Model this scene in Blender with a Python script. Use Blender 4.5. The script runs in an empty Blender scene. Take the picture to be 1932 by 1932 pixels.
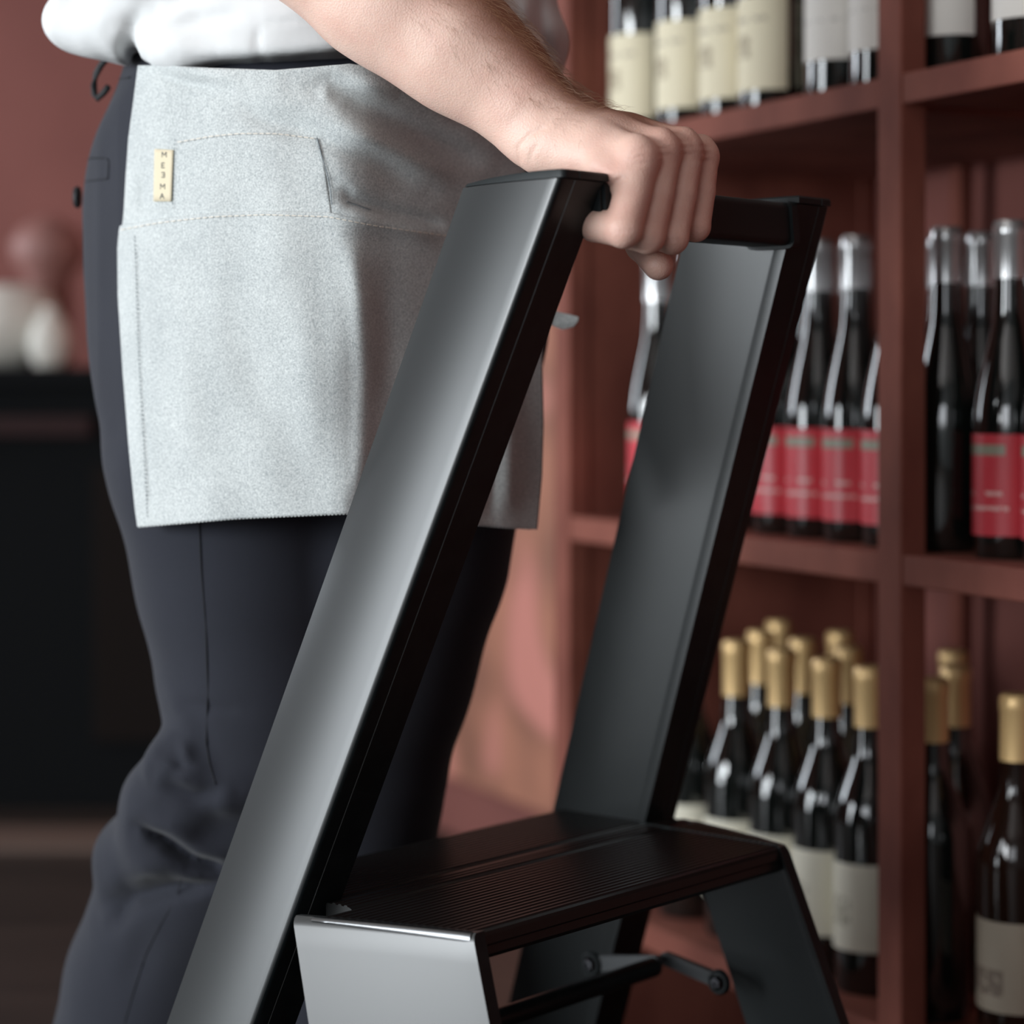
import bpy, bmesh, math, random
import numpy as np
import openvdb as vdb
from mathutils import Vector, Matrix
random.seed(7)
rng = np.random.default_rng(7)
S = bpy.context.scene
COL = S.collection

# ---------------------------------------------------------------- camera, light, exposure
CAMZ = 0.87
FPX = 4200.0
cam = bpy.data.cameras.new('camera')
cam.sensor_width = 36.0
cam.lens = FPX / 1932.0 * 36.0
cam.shift_y = -246.0 / 1932.0
cam.clip_start = 0.05
cam.dof.use_dof = True
cam.dof.focus_distance = 1.68
cam.dof.aperture_fstop = 2.9
camo = bpy.data.objects.new('camera', cam)
COL.objects.link(camo)
camo.location = (0, 0, CAMZ)
camo.rotation_euler = (math.radians(90), 0, 0)
S.camera = camo

S.view_settings.view_transform = 'Standard'
S.view_settings.look = 'None'
S.view_settings.gamma = 1.0
S.view_settings.use_curve_mapping = False
S.view_settings.exposure = 0.0

w = bpy.data.worlds.new('world'); S.world = w
w.use_nodes = True
w.node_tree.nodes['Background'].inputs[0].default_value = (0.75, 0.85, 1.0, 1)
w.node_tree.nodes['Background'].inputs[1].default_value = 0.6


def area(name, loc, size, power, color, rot):
    l = bpy.data.lights.new(name, 'AREA'); l.shape = 'RECTANGLE'
    l.size, l.size_y = size; l.energy = power; l.color = color
    o = bpy.data.objects.new(name, l); COL.objects.link(o)
    o.location = loc; o.rotation_euler = rot
    return o

# daylight through the two windows of the left wall, plus an added fill behind the camera
area('window_light', (-2.99, -0.75, 1.42), (1.0, 2.2), 160, (0.92, 0.97, 1.0), (0, math.radians(-90), 0))
area('door_light', (-2.99, 1.05, 0.72), (1.25, 1.1), 46, (0.90, 0.96, 1.0), (0, math.radians(-90), 0))
area('window_light_far', (-2.99, 4.45, 1.60), (1.4, 0.9), 40, (0.86, 0.93, 1.0), (0, math.radians(-90), 0))
area('shopfront_light', (-1.7, -2.42, 1.35), (1.8, 1.1), 24, (0.92, 0.96, 1.0), (math.radians(90), 0, 0))  # added rear-left fill for the dim lower shelf
# soft fill added under the ceiling, no lamp hangs there
area('ceiling_lamp_light', (-0.6, 1.0, 2.80), (1.6, 1.6), 4, (1.0, 0.94, 0.86), (0, 0, 0))


def P(px, py, Y):
    """point of the room at distance Y whose measured direction is (px,py)"""
    return Vector(((px - 966) / FPX * Y, Y, CAMZ + (720 - py) / FPX * Y))

# ---------------------------------------------------------------- materials


def mat(name, color, rough=0.5, metal=0.0, **kw):
    m = bpy.data.materials.new(name); m.use_nodes = True
    b = m.node_tree.nodes['Principled BSDF']
    b.inputs['Base Color'].default_value = (*color, 1)
    b.inputs['Roughness'].default_value = rough
    b.inputs['Metallic'].default_value = metal
    for k, v in kw.items():
        b.inputs[k].default_value = v
    return m


def nd(m, typ, **kw):
    n = m.node_tree.nodes.new(typ)
    for k, v in kw.items():
        if k.startswith('i_'):
            n.inputs[k[2:].replace('_', ' ')].default_value = v
        else:
            setattr(n, k, v)
    return n


def lk(m, a, b): m.node_tree.links.new(a, b)


def noise_color(m, c1, c2, scale, detail=3, stretch=(1, 1, 1), lo=0.35, hi=0.65, rough=0.55, bump=0.0, bscale=None, coord='Object'):
    b = m.node_tree.nodes['Principled BSDF']
    tc = nd(m, 'ShaderNodeTexCoord'); mp = nd(m, 'ShaderNodeMapping')
    mp.inputs['Scale'].default_value = stretch
    lk(m, tc.outputs[coord], mp.inputs[0])
    n = nd(m, 'ShaderNodeTexNoise', i_Scale=scale, i_Detail=detail, i_Roughness=rough)
    lk(m, mp.outputs[0], n.inputs['Vector'])
    r = nd(m, 'ShaderNodeValToRGB')
    r.color_ramp.elements[0].position = lo; r.color_ramp.elements[1].position = hi
    r.color_ramp.elements[0].color = (*c1, 1); r.color_ramp.elements[1].color = (*c2, 1)
    lk(m, n.outputs['Fac'], r.inputs[0]); lk(m, r.outputs[0], b.inputs['Base Color'])
    if bump:
        n2 = nd(m, 'ShaderNodeTexNoise', i_Scale=bscale or scale * 3, i_Detail=3.0)
        lk(m, mp.outputs[0], n2.inputs['Vector'])
        bp = nd(m, 'ShaderNodeBump', i_Strength=1.0, i_Distance=bump)
        lk(m, n2.outputs['Fac'], bp.inputs['Height']); lk(m, bp.outputs[0], b.inputs['Normal'])
    return m


M = {}
M['anodised'] = mat('anodised', (0.022, 0.025, 0.026), 0.36, 0.0)
m = M['anodised']; b = m.node_tree.nodes['Principled BSDF']
b.inputs['Specular IOR Level'].default_value = 0.85
M['black_metal'] = mat('black_metal', (0.010, 0.011, 0.012), 0.38)
noise_color(M['black_metal'], (0.006, 0.009, 0.010), (0.010, 0.014, 0.015), 60)
M['black_metal'].node_tree.nodes['Principled BSDF'].inputs['Specular IOR Level'].default_value = 0.25
M['black_tread'] = mat('black_tread', (0.010, 0.0105, 0.0105), 0.38)
M['black_tread'].node_tree.nodes['Principled BSDF'].inputs['Specular IOR Level'].default_value = 0.3
M['plastic_black'] = mat('plastic_black', (0.011, 0.0145, 0.0155), 0.5)
M['plastic_black'].node_tree.nodes['Principled BSDF'].inputs['Specular IOR Level'].default_value = 0.3
M['plastic_grey'] = mat('plastic_grey', (0.055, 0.058, 0.062), 0.5)
M['steel'] = mat('steel', (0.42, 0.42, 0.44), 0.32, 1.0)
M['edge_metal'] = mat('edge_metal', (0.16, 0.165, 0.17), 0.30, 1.0)
M['bolt_steel'] = mat('bolt_steel', (0.10, 0.10, 0.11), 0.3, 1.0)

# cloths


def cloth(name, base, dark, wscale, rough=0.9, fleck=0.5, bump=0.00035, sheen=0.2):
    m = mat(name, base, rough); b = m.node_tree.nodes['Principled BSDF']
    b.inputs['Sheen Weight'].default_value = sheen
    tc = nd(m, 'ShaderNodeTexCoord')
    mp = nd(m, 'ShaderNodeMapping'); mp.inputs['Rotation'].default_value = (0, math.radians(38), 0)
    lk(m, tc.outputs['Object'], mp.inputs[0])
    wv = nd(m, 'ShaderNodeTexWave', i_Scale=wscale, i_Distortion=1.5, i_Detail=2.0)
    wv.bands_direction = 'X'; wv.inputs['Detail Scale'].default_value = 3.0
    lk(m, mp.outputs[0], wv.inputs['Vector'])
    n1 = nd(m, 'ShaderNodeTexNoise', i_Scale=760.0, i_Detail=2.0, i_Roughness=0.8)
    lk(m, tc.outputs['Object'], n1.inputs['Vector'])
    n2 = nd(m, 'ShaderNodeTexNoise', i_Scale=18.0, i_Detail=4.0)
    lk(m, tc.outputs['Object'], n2.inputs['Vector'])
    mx = nd(m, 'ShaderNodeMath', operation='MULTIPLY_ADD')
    lk(m, n1.outputs['Fac'], mx.inputs[0]); mx.inputs[1].default_value = fleck * 2
    lo_ = nd(m, 'ShaderNodeMath', operation='MULTIPLY'); lk(m, n2.outputs['Fac'], lo_.inputs[0]); lo_.inputs[1].default_value = 0.3
    lk(m, lo_.outputs[0], mx.inputs[2])
    mx2 = nd(m, 'ShaderNodeMath', operation='MULTIPLY_ADD')
    lk(m, wv.outputs['Fac'], mx2.inputs[0]); mx2.inputs[1].default_value = 0.22
    lk(m, mx.outputs[0], mx2.inputs[2])
    r = nd(m, 'ShaderNodeValToRGB')
    cn = fleck + .25
    r.color_ramp.elements[0].position = (cn - .42) / 2; r.color_ramp.elements[1].position = (cn + .32) / 2
    r.color_ramp.elements[0].color = (*dark, 1); r.color_ramp.elements[1].color = (*base, 1)
    hf_ = nd(m, 'ShaderNodeMath', operation='MULTIPLY'); lk(m, mx2.outputs[0], hf_.inputs[0]); hf_.inputs[1].default_value = 0.5
    lk(m, hf_.outputs[0], r.inputs[0]); lk(m, r.outputs[0], b.inputs['Base Color'])
    bp = nd(m, 'ShaderNodeBump', i_Strength=0.6, i_Distance=bump)
    lk(m, mx2.outputs[0], bp.inputs['Height']); lk(m, bp.outputs[0], b.inputs['Normal'])
    return m


M['apron'] = cloth('apron_denim', (0.72, 0.75, 0.735), (0.21, 0.24, 0.255), 520, fleck=0.75, bump=.0006)
M['trouser'] = cloth('trouser_twill', (0.014, 0.016, 0.027), (0.0075, 0.009, 0.015), 620, fleck=0.4, sheen=0.08)
M['shirt'] = mat('shirt_cotton', (0.80, 0.82, 0.82), 0.9)
noise_color(M['shirt'], (0.66, 0.67, 0.67), (0.74, 0.75, 0.75), 14, bump=0.0012, bscale=30)
M['thread_pale'] = mat('thread_pale', (0.85, 0.78, 0.68), 0.8)
M['thread_dark'] = mat('thread_dark', (0.20, 0.23, 0.25), 0.8)
M['seam_dark'] = mat('seam_dark', (0.008, 0.009, 0.013), 0.9)
M['tag'] = mat('tag_cream', (0.66, 0.58, 0.42), 0.8)
M['ink'] = mat('ink', (0.03, 0.04, 0.055), 0.8)
M['cord'] = mat('cord', (0.01, 0.012, 0.014), 0.7)

# skin with a redness attribute painted from anatomy (knuckles, finger tips)
m = M['skin'] = mat('skin', (0.70, 0.42, 0.32), 0.48)
b = m.node_tree.nodes['Principled BSDF']
b.inputs['Subsurface Weight'].default_value = 0.12
b.inputs['Subsurface Scale'].default_value = 0.006
b.inputs['Subsurface Radius'].default_value = (1.0, 0.35, 0.2)
at = nd(m, 'ShaderNodeAttribute', attribute_name='red')
tc = nd(m, 'ShaderNodeTexCoord')
n1 = nd(m, 'ShaderNodeTexNoise', i_Scale=45.0, i_Detail=4.0); lk(m, tc.outputs['Object'], n1.inputs['Vector'])
n3 = nd(m, 'ShaderNodeTexNoise', i_Scale=900.0, i_Detail=2.0); lk(m, tc.outputs['Object'], n3.inputs['Vector'])
ad = nd(m, 'ShaderNodeMath', operation='MULTIPLY_ADD'); lk(m, n1.outputs['Fac'], ad.inputs[0]); ad.inputs[1].default_value = 0.5
lk(m, at.outputs['Fac'], ad.inputs[2])
r = nd(m, 'ShaderNodeValToRGB')
r.color_ramp.elements[0].position = 0.12; r.color_ramp.elements[0].color = (0.80, 0.56, 0.46, 1)
r.color_ramp.elements[1].position = 1.0; r.color_ramp.elements[1].color = (0.60, 0.26, 0.21, 1)
lk(m, ad.outputs[0], r.inputs[0])
tn = nd(m, 'ShaderNodeAttribute', attribute_name='tan')  # tan mixed with painted shade on top of the arm
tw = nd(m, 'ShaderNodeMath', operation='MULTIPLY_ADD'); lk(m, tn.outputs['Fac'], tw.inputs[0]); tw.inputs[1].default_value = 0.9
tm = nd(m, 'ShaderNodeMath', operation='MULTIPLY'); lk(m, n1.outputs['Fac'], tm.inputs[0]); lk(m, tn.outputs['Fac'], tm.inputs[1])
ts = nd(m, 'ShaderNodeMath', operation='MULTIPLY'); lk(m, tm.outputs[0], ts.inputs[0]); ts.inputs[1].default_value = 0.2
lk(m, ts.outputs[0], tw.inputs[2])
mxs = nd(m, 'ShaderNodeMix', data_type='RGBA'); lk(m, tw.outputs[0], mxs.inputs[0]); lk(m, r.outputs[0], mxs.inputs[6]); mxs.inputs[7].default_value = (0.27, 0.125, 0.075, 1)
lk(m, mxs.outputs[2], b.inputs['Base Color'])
bp = nd(m, 'ShaderNodeBump', i_Strength=0.5, i_Distance=0.0004)
vo = nd(m, 'ShaderNodeTexVoronoi', i_Scale=650.0); lk(m, tc.outputs['Object'], vo.inputs['Vector'])
lk(m, vo.outputs['Distance'], bp.inputs['Height']); lk(m, bp.outputs[0], b.inputs['Normal'])
M['hair'] = mat('arm_hair', (0.26, 0.13, 0.065), 0.45)

# rack and room
M['rack'] = mat('rack_wood', (0.12, 0.03, 0.02), 0.72)
M['rack'].node_tree.nodes['Principled BSDF'].inputs['Specular IOR Level'].default_value = 0.3
noise_color(M['rack'], (0.13, 0.034, 0.024), (0.30, 0.098, 0.068), 7, detail=5, stretch=(1, 1, 0.5), lo=0.3, hi=0.7, bump=0.0006, bscale=40)
M['wall_red'] = mat('wall_red', (0.30, 0.075, 0.055), 0.85)
noise_color(M['wall_red'], (0.22, 0.075, 0.062), (0.27, 0.095, 0.078), 2.0, bump=0.0015, bscale=30)
M['wall_rust'] = mat('wall_rust', (0.42, 0.17, 0.11), 0.8)
noise_color(M['wall_rust'], (0.36, 0.12, 0.08), (0.50, 0.22, 0.15), 3.0)
M['wall_grey'] = mat('wall_grey', (0.16, 0.17, 0.17), 0.85)
M['rack_back'] = mat('rack_back', (0.035, 0.012, 0.009), 0.7)
M['ceiling'] = mat('ceiling_paint', (0.45, 0.42, 0.40), 0.9)
M['floor'] = mat('floor_wood', (0.05, 0.03, 0.022), 0.5)
noise_color(M['floor'], (0.022, 0.015, 0.012), (0.045, 0.031, 0.025), 6, stretch=(0.3, 3, 1), bump=0.0006)
M['frame_white'] = mat('frame_white', (0.7, 0.7, 0.68), 0.5)
M['counter'] = mat('counter_dark', (0.004, 0.005, 0.006), 0.8)
M['counter'].node_tree.nodes['Principled BSDF'].inputs['Specular IOR Level'].default_value = 0.15
M['counter_panel'] = mat('counter_panel', (0.010, 0.007, 0.006), 0.8)
M['counter_panel'].node_tree.nodes['Principled BSDF'].inputs['Specular IOR Level'].default_value = 0.15
M['counter_red'] = mat('counter_red', (0.02, 0.003, 0.003), 0.8)
M['oak'] = mat('threshold_oak', (0.14, 0.09, 0.07), 0.6)
M['ceramic'] = mat('ceramic_white', (0.72, 0.69, 0.62), 0.4)
M['ceramic_pink'] = mat('ceramic_rose', (0.30, 0.14, 0.12), 0.5)

m = M['picture'] = mat('picture_print', (0.4, 0.17, 0.1), 0.7)
b = m.node_tree.nodes['Principled BSDF']
tc = nd(m, 'ShaderNodeTexCoord')
n1 = nd(m, 'ShaderNodeTexNoise', i_Scale=5.0, i_Detail=1.0); lk(m, tc.outputs['Object'], n1.inputs['Vector'])
n2 = nd(m, 'ShaderNodeTexNoise', i_Scale=5.0, i_Detail=0.0)
mp = nd(m, 'ShaderNodeMapping'); mp.inputs['Location'].default_value = (3.1, 5.2, 1.4)
lk(m, tc.outputs['Object'], mp.inputs[0]); lk(m, mp.outputs[0], n2.inputs['Vector'])
r1 = nd(m, 'ShaderNodeValToRGB')
r1.color_ramp.elements[0].position = 0.35; r1.color_ramp.elements[0].color = (0.30, 0.13, 0.085, 1)
r1.color_ramp.elements[1].position = 0.65; r1.color_ramp.elements[1].color = (0.52, 0.22, 0.14, 1)
lk(m, n1.outputs['Fac'], r1.inputs[0])
r2 = nd(m, 'ShaderNodeValToRGB')
r2.color_ramp.elements[0].position = 0.54; r2.color_ramp.elements[0].color = (0, 0, 0, 1)
r2.color_ramp.elements[1].position = 0.66; r2.color_ramp.elements[1].color = (1, 1, 1, 1)
lk(m, n2.outputs['Fac'], r2.inputs[0])
mx = nd(m, 'ShaderNodeMix', data_type='RGBA')
lk(m, r2.outputs[0], mx.inputs[0]); lk(m, r1.outputs[0], mx.inputs[6]); mx.inputs[7].default_value = (0.66, 0.26, 0.21, 1)
lk(m, mx.outputs[2], b.inputs['Base Color'])

M['glass_black'] = mat('glass_black', (0.006, 0.008, 0.007), 0.07)
M['glass_black'].node_tree.nodes['Principled BSDF'].inputs['Specular IOR Level'].default_value = 1.0
M['glass_black'].node_tree.nodes['Principled BSDF'].inputs['Coat Weight'].default_value = 0.6
M['glass_amber'] = mat('glass_amber', (0.012, 0.005, 0.003), 0.08)
M['foil_gold'] = mat('foil_gold', (0.88, 0.60, 0.28), 0.38, 0.35)
M['foil_black'] = mat('foil_black', (0.012, 0.013, 0.016), 0.25)
M['foil_silver'] = mat('foil_silver', (0.62, 0.62, 0.62), 0.22, 0.7)


def label_mat(name, base, bands):
    """bands: (z0, z1, color) printed bars, in metres above the bottle base; text-like ticks by noise"""
    m = mat(name, base, 0.38 if 'red' in name else 0.6); b = m.node_tree.nodes['Principled BSDF']
    tc = nd(m, 'ShaderNodeTexCoord'); sp = nd(m, 'ShaderNodeSeparateXYZ'); lk(m, tc.outputs['Object'], sp.inputs[0])
    n = nd(m, 'ShaderNodeTexNoise', i_Scale=120.0, i_Detail=2.0); lk(m, tc.outputs['Object'], n.inputs['Vector'])
    cur = None
    rgb = nd(m, 'ShaderNodeRGB'); rgb.outputs[0].default_value = (*base, 1); cur = rgb.outputs[0]
    for z0, z1, c, xw, dens in bands:
        a = nd(m, 'ShaderNodeMath', operation='GREATER_THAN'); lk(m, sp.outputs[2], a.inputs[0]); a.inputs[1].default_value = z0
        d = nd(m, 'ShaderNodeMath', operation='LESS_THAN'); lk(m, sp.outputs[2], d.inputs[0]); d.inputs[1].default_value = z1
        ax = nd(m, 'ShaderNodeMath', operation='ABSOLUTE'); lk(m, sp.outputs[1], ax.inputs[0])
        dx = nd(m, 'ShaderNodeMath', operation='LESS_THAN'); lk(m, ax.outputs[0], dx.inputs[0]); dx.inputs[1].default_value = xw
        p1 = nd(m, 'ShaderNodeMath', operation='MULTIPLY'); lk(m, a.outputs[0], p1.inputs[0]); lk(m, d.outputs[0], p1.inputs[1])
        p2 = nd(m, 'ShaderNodeMath', operation='MULTIPLY'); lk(m, p1.outputs[0], p2.inputs[0]); lk(m, dx.outputs[0], p2.inputs[1])
        g = nd(m, 'ShaderNodeMath', operation='GREATER_THAN'); lk(m, n.outputs['Fac'], g.inputs[0]); g.inputs[1].default_value = dens
        p3 = nd(m, 'ShaderNodeMath', operation='MULTIPLY'); lk(m, p2.outputs[0], p3.inputs[0]); lk(m, g.outputs[0], p3.inputs[1])
        mx = nd(m, 'ShaderNodeMix', data_type='RGBA'); lk(m, p3.outputs[0], mx.inputs[0])
        lk(m, cur, mx.inputs[6]); mx.inputs[7].default_value = (*c, 1); cur = mx.outputs[2]
    lk(m, cur, b.inputs['Base Color'])
    return m


M['label_cream'] = label_mat('label_cream', (0.78, 0.71, 0.52), [(0.060, 0.085, (0.42, 0.36, 0.25), 0.014, 0.42), (0.100, 0.106, (0.45, 0.4, 0.3), 0.03, 0.5)])
M['label_cream_low'] = label_mat('label_cream_low', (0.86, 0.82, 0.68), [(0.070, 0.100, (0.52, 0.49, 0.38), 0.016, 0.45)])
M['label_white'] = label_mat('label_white', (0.74, 0.71, 0.66), [(0.08, 0.084, (0.5, 0.48, 0.45), 0.03, 0.5)])
M['label_red'] = label_mat('label_red', (0.66, 0.055, 0.075), [(0.098, 0.108, (0.33, 0.32, 0.24), 0.026, 0.2), (0.060, 0.064, (0.8, 0.45, 0.42), 0.024, 0.5), (0.046, 0.050, (0.8, 0.45, 0.42), 0.028, 0.45)])
M['label_buff'] = label_mat('label_buff', (0.30, 0.25, 0.19), [(0.055, 0.08, (0.16, 0.12, 0.09), 0.02, 0.4)])

# ---------------------------------------------------------------- mesh helpers


def link(name, me, material, parent=None, smooth=False):
    o = bpy.data.objects.new(name, me); COL.objects.link(o)
    if material is not None and not me.materials: me.materials.append(material)
    if smooth: me.polygons.foreach_set('use_smooth', [True] * len(me.polygons))
    if parent is not None: o.parent = parent
    return o


def raw(name, verts, faces, material, parent=None, smooth=False, autosmooth=None):
    me = bpy.data.meshes.new(name); me.from_pydata([tuple(v) for v in verts], [], faces); me.update()
    bm = bmesh.new(); bm.from_mesh(me); bmesh.ops.recalc_face_normals(bm, faces=bm.faces)
    if autosmooth is not None:
        for f in bm.faces: f.smooth = True
        for e in bm.edges:
            e.smooth = not (len(e.link_faces) != 2 or e.calc_face_angle(0) > math.radians(autosmooth))
    bm.to_mesh(me); bm.free()
    return link(name, me, material, parent, smooth)


def box(name, x0, x1, y0, y1, z0, z1, material, parent=None, bevel=0.0):
    bm = bmesh.new(); bmesh.ops.create_cube(bm, size=1)
    for v in bm.verts:
        v.co = Vector(((x0 + x1) / 2 + v.co.x * (x1 - x0), (y0 + y1) / 2 + v.co.y * (y1 - y0), (z0 + z1) / 2 + v.co.z * (z1 - z0)))
    if bevel: bmesh.ops.bevel(bm, geom=bm.edges[:], offset=bevel, segments=2, affect='EDGES', profile=0.5)
    me = bpy.data.meshes.new(name); bm.to_mesh(me); bm.free()
    return link(name, me, material, parent)


def tag(o, label=None, cat=None, group=None, kind=None):
    if label: o['label'] = label
    if cat: o['category'] = cat
    if group: o['group'] = group
    if kind: o['kind'] = kind
    return o


def empty(name, loc=(0, 0, 0), rz=0.0, parent=None):
    o = bpy.data.objects.new(name, None); COL.objects.link(o); o.location = loc; o.rotation_euler = (0, 0, rz)
    o.empty_display_size = 0.05
    if parent: o.parent = parent
    return o


def loft(rings, closed=True, caps=True):
    n = len(rings[0]); V = [p for r in rings for p in r]; F = []
    for i in range(len(rings) - 1):
        for j in range(n if closed else n - 1):
            a = i * n + j; b2 = i * n + (j + 1) % n
            F.append((a, b2, b2 + n, a + n))
    if caps and closed:
        F.append(tuple(range(n))[::-1]); F.append(tuple(range((len(rings) - 1) * n, len(rings) * n)))
    return V, F


def tube(pts, r, seg=8):
    pts = [Vector(p) for p in pts]; rings = []
    up = Vector((0, 0, 1))
    for i, p in enumerate(pts):
        t = (pts[min(i + 1, len(pts) - 1)] - pts[max(i - 1, 0)]).normalized()
        a = t.cross(up if abs(t.z) < .9 else Vector((1, 0, 0))).normalized(); c = t.cross(a)
        rr = r[i] if isinstance(r, (list, tuple)) else r
        rings.append([p + (a * math.cos(2 * math.pi * k / seg) + c * math.sin(2 * math.pi * k / seg)) * rr for k in range(seg)])
    return loft(rings)


def lathe(profile, seg=28, a0=0.0, a1=2 * math.pi):
    full = abs(a1 - a0 - 2 * math.pi) < 1e-6
    V = []; F = []; n = seg if full else seg + 1
    for r, z in profile:
        for k in range(n):
            a = a0 + (a1 - a0) * k / seg
            V.append((r * math.cos(a), r * math.sin(a), z))
    for i in range(len(profile) - 1):
        for k in range(n if full else n - 1):
            F.append((i * n + k, i * n + (k + 1) % n, (i + 1) * n + (k + 1) % n, (i + 1) * n + k))
    if full:
        F.append(tuple(range(n))[::-1]); F.append(tuple(range((len(profile) - 1) * n, len(profile) * n)))
    return V, F

# ---------------------------------------------------------------- the room


FARY = 5.3
st = 'structure'
tag(box('floor', -3.2, 3.6, -2.7, FARY + .2, -0.1, 0, M['floor']), kind=st)
tag(box('ceiling', -3.2, 3.6, -2.7, FARY + .2, 2.85, 2.95, M['ceiling']), kind=st)
tag(box('wall_far', -3.2, 0.4, FARY, FARY + .1, 0, 2.85, M['wall_red']), kind=st)
wrr = tag(box('wall_rear', -0.8, 3.6, -2.6, -2.45, 0, 2.85, M['wall_grey']), kind=st)
for a in ((-3.2, -2.6, 0, 2.85), (-2.6, -.8, 0, .8), (-2.6, -.8, 1.9, 2.85)):
    box('wall_rear', a[0], a[1], -2.6, -2.45, a[2], a[3], M['wall_grey'], wrr)
win = box('window_4', -2.65, -.75, -2.48, -2.41, .75, .80, M['frame_white']); tag(win, kind=st)  # unseen window added around the rear fill light
for a in ((-2.65, -2.6, .8, 1.9), (-.8, -.75, .8, 1.9), (-2.65, -.75, 1.9, 1.95)):
    box('window_frame', a[0], a[1], -2.48, -2.41, a[2], a[3], M['frame_white'], win)
# left wall with two windows
wl = tag(box('wall_left', -3.12, -3.0, 5.0, FARY + .1, 0, 2.85, M['wall_red']), kind=st)
for a in ((-2.6, -1.9, 0, 2.85), (1.65, 3.95, 0, 2.85), (.4, .45, 0, 2.85), (.45, 1.65, 1.4, 2.85), (.45, 1.65, 0, .08), (-1.9, .4, 0, .9), (-1.9, .4, 1.95, 2.85), (3.95, 5.0, 0, .85), (3.95, 5.0, 2.35, 2.85)):
    box('wall_left', -3.12, -3.0, *a, M['wall_red'], wl)
for wn, (y0, y1, z0, z1) in (('window_1', (-1.9, .4, .9, 1.95)), ('window_3', (.45, 1.65, .08, 1.4)), ('window_2', (3.95, 5.0, .85, 2.35))):
    win = box(wn, -3.03, -2.95, y0 - .05, y1 + .05, z0 - .05, z0, M['frame_white']); tag(win, kind=st)
    for a in ((y0 - .05, y0, z0, z1), (y1, y1 + .05, z0, z1), (y0 - .05, y1 + .05, z1, z1 + .05)):
        box('window_frame', -3.03, -2.95, *a, M['frame_white'], win)

# the wine rack wall: frame with origin at the pillar, x = along the rack to the left/far, y = into the rack
TH = math.acos(0.4415)
E_DIR = Vector((-0.4415, 0.8973, 0)); G_DIR = Vector((0.8973, 0.4415, 0))
RK0 = Vector((0.3757, 2.15, 0))
RK_RZ = math.atan2(E_DIR.y, E_DIR.x)        # local x -> E_DIR ; local y -> -G_DIR


def rk(t, g, z): return RK0 + E_DIR * t + G_DIR * g + Vector((0, 0, z))


def rkbox(name, t0, t1, g0, g1, z0, z1, material, parent=None, bevel=0.0):
    return box(name, t0, t1, -g1, -g0, z0, z1, material, parent, bevel)


wr = rkbox('wall_right', -5.35, 3.35, 0.50, 0.60, 0, 2.85, M['wall_red']); tag(wr, kind=st)
wr.location = RK0; wr.rotation_euler = (0, 0, RK_RZ)

# ---------------------------------------------------------------- wine rack
rack = empty('wine_rack', RK0, RK_RZ)
tag(rack, 'reddish brown wooden wine rack with open square compartments along the wall', 'rack')
SH = [0.237, 0.7026, 1.168, 1.634, 2.10]
bays = [-1.35, -0.665, 0.0, 0.69]
for t0 in (-1.35, -0.692, 0.0, 0.692):
    rkbox('post', t0, t0 + 0.039, 0, 0.030, 0, 2.35, M['rack'], rack, 0.002)
    rkbox('back_post', t0, t0 + 0.030, 0.44, 0.47, 0, 2.35, M['rack'], rack, 0.002)
for t0 in (-0.365, 0.485):
    rkbox('back_post', t0, t0 + 0.022, 0.445, 0.465, 0, 2.35, M['rack'], rack, 0.002)
rkbox('end_panel', 0.694, 0.712, 0.030, 0.440, 0, 2.35, M['rack'], rack, 0.001)
for z in SH:
    for a, c in ((-1.311, -0.692), (-0.653, 0.0), (0.039, 0.692)):
        rkbox('shelf_board', a, c, 0.0015, 0.44, z - 0.030, z, M['rack'], rack, 0.002)

# ---------------------------------------------------------------- bottles


def bottle_mesh(kind, R, H):
    if kind == 'bordeaux':
        pr = [(R * .75, .003), (R * .93, 0), (R, .006), (R, H * .60), (R * .985, H * .635), (R * .90, H * .675), (R * .68, H * .715), (R * .48, H * .75), (.0145, H * .79), (.0140, H - .012), (.0155, H - .011), (.0155, H - .003), (.0130, H)]
    else:
        if kind == 'burgundy': sh = [(R, .515), (R * .992, .535), (R * .960, .562), (R * .890, .595), (R * .78, .630), (R * .62, .675), (R * .50, .712), (R * .435, .745), (.0150, .79)]
        else: sh = [(R, .405), (R * .992, .430), (R * .965, .460), (R * .905, .500), (R * .82, .545), (R * .68, .61), (R * .55, .67), (R * .47, .72), (.0150, .78)]
        fine = []
        for i in range(len(sh) - 1):
            p0, p1, p2, p3 = sh[max(i - 1, 0)], sh[i], sh[i + 1], sh[min(i + 2, len(sh) - 1)]
            for k in range(4):
                t = k / 4
                fine.append(tuple(.5 * (2 * p1[j] + (p2[j] - p0[j]) * t + (2 * p0[j] - 5 * p1[j] + 4 * p2[j] - p3[j]) * t * t + (3 * p1[j] - p0[j] - 3 * p2[j] + p3[j]) * t ** 3) for j in (0, 1)))
        pr = [(R * .75, .003), (R * .93, 0), (R, .006)] + [(a, b_ * H) for a, b_ in fine] + [(.0146, H * .82), (.0142, H - .012), (.0158, H - .011), (.0158, H - .003), (.0130, H)]
        return lathe(pr, 40)
    # refine
    out = []
    for i in range(len(pr) - 1):
        out.append(pr[i])
        out.append(((pr[i][0] + pr[i + 1][0]) / 2, (pr[i][1] + pr[i + 1][1]) / 2))
    out.append(pr[-1])
    return lathe(pr, 36)


def cap_mesh(H, L, wide=False):
    r = .0166 if wide else .0160
    return lathe([(r, H - L), (r - .0004, H - .016), (r + .0004, H - .014), (r + .0004, H - .003), (r - .002, H + .0008), (.004, H + .0012)], 28)


def label_mesh(R, z0, z1, half):
    V1, F1 = lathe([(R + .0004, z0), (R + .0004, z1)], 24, -half, half)
    me = V1, F1
    return me


BK = {}


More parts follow.
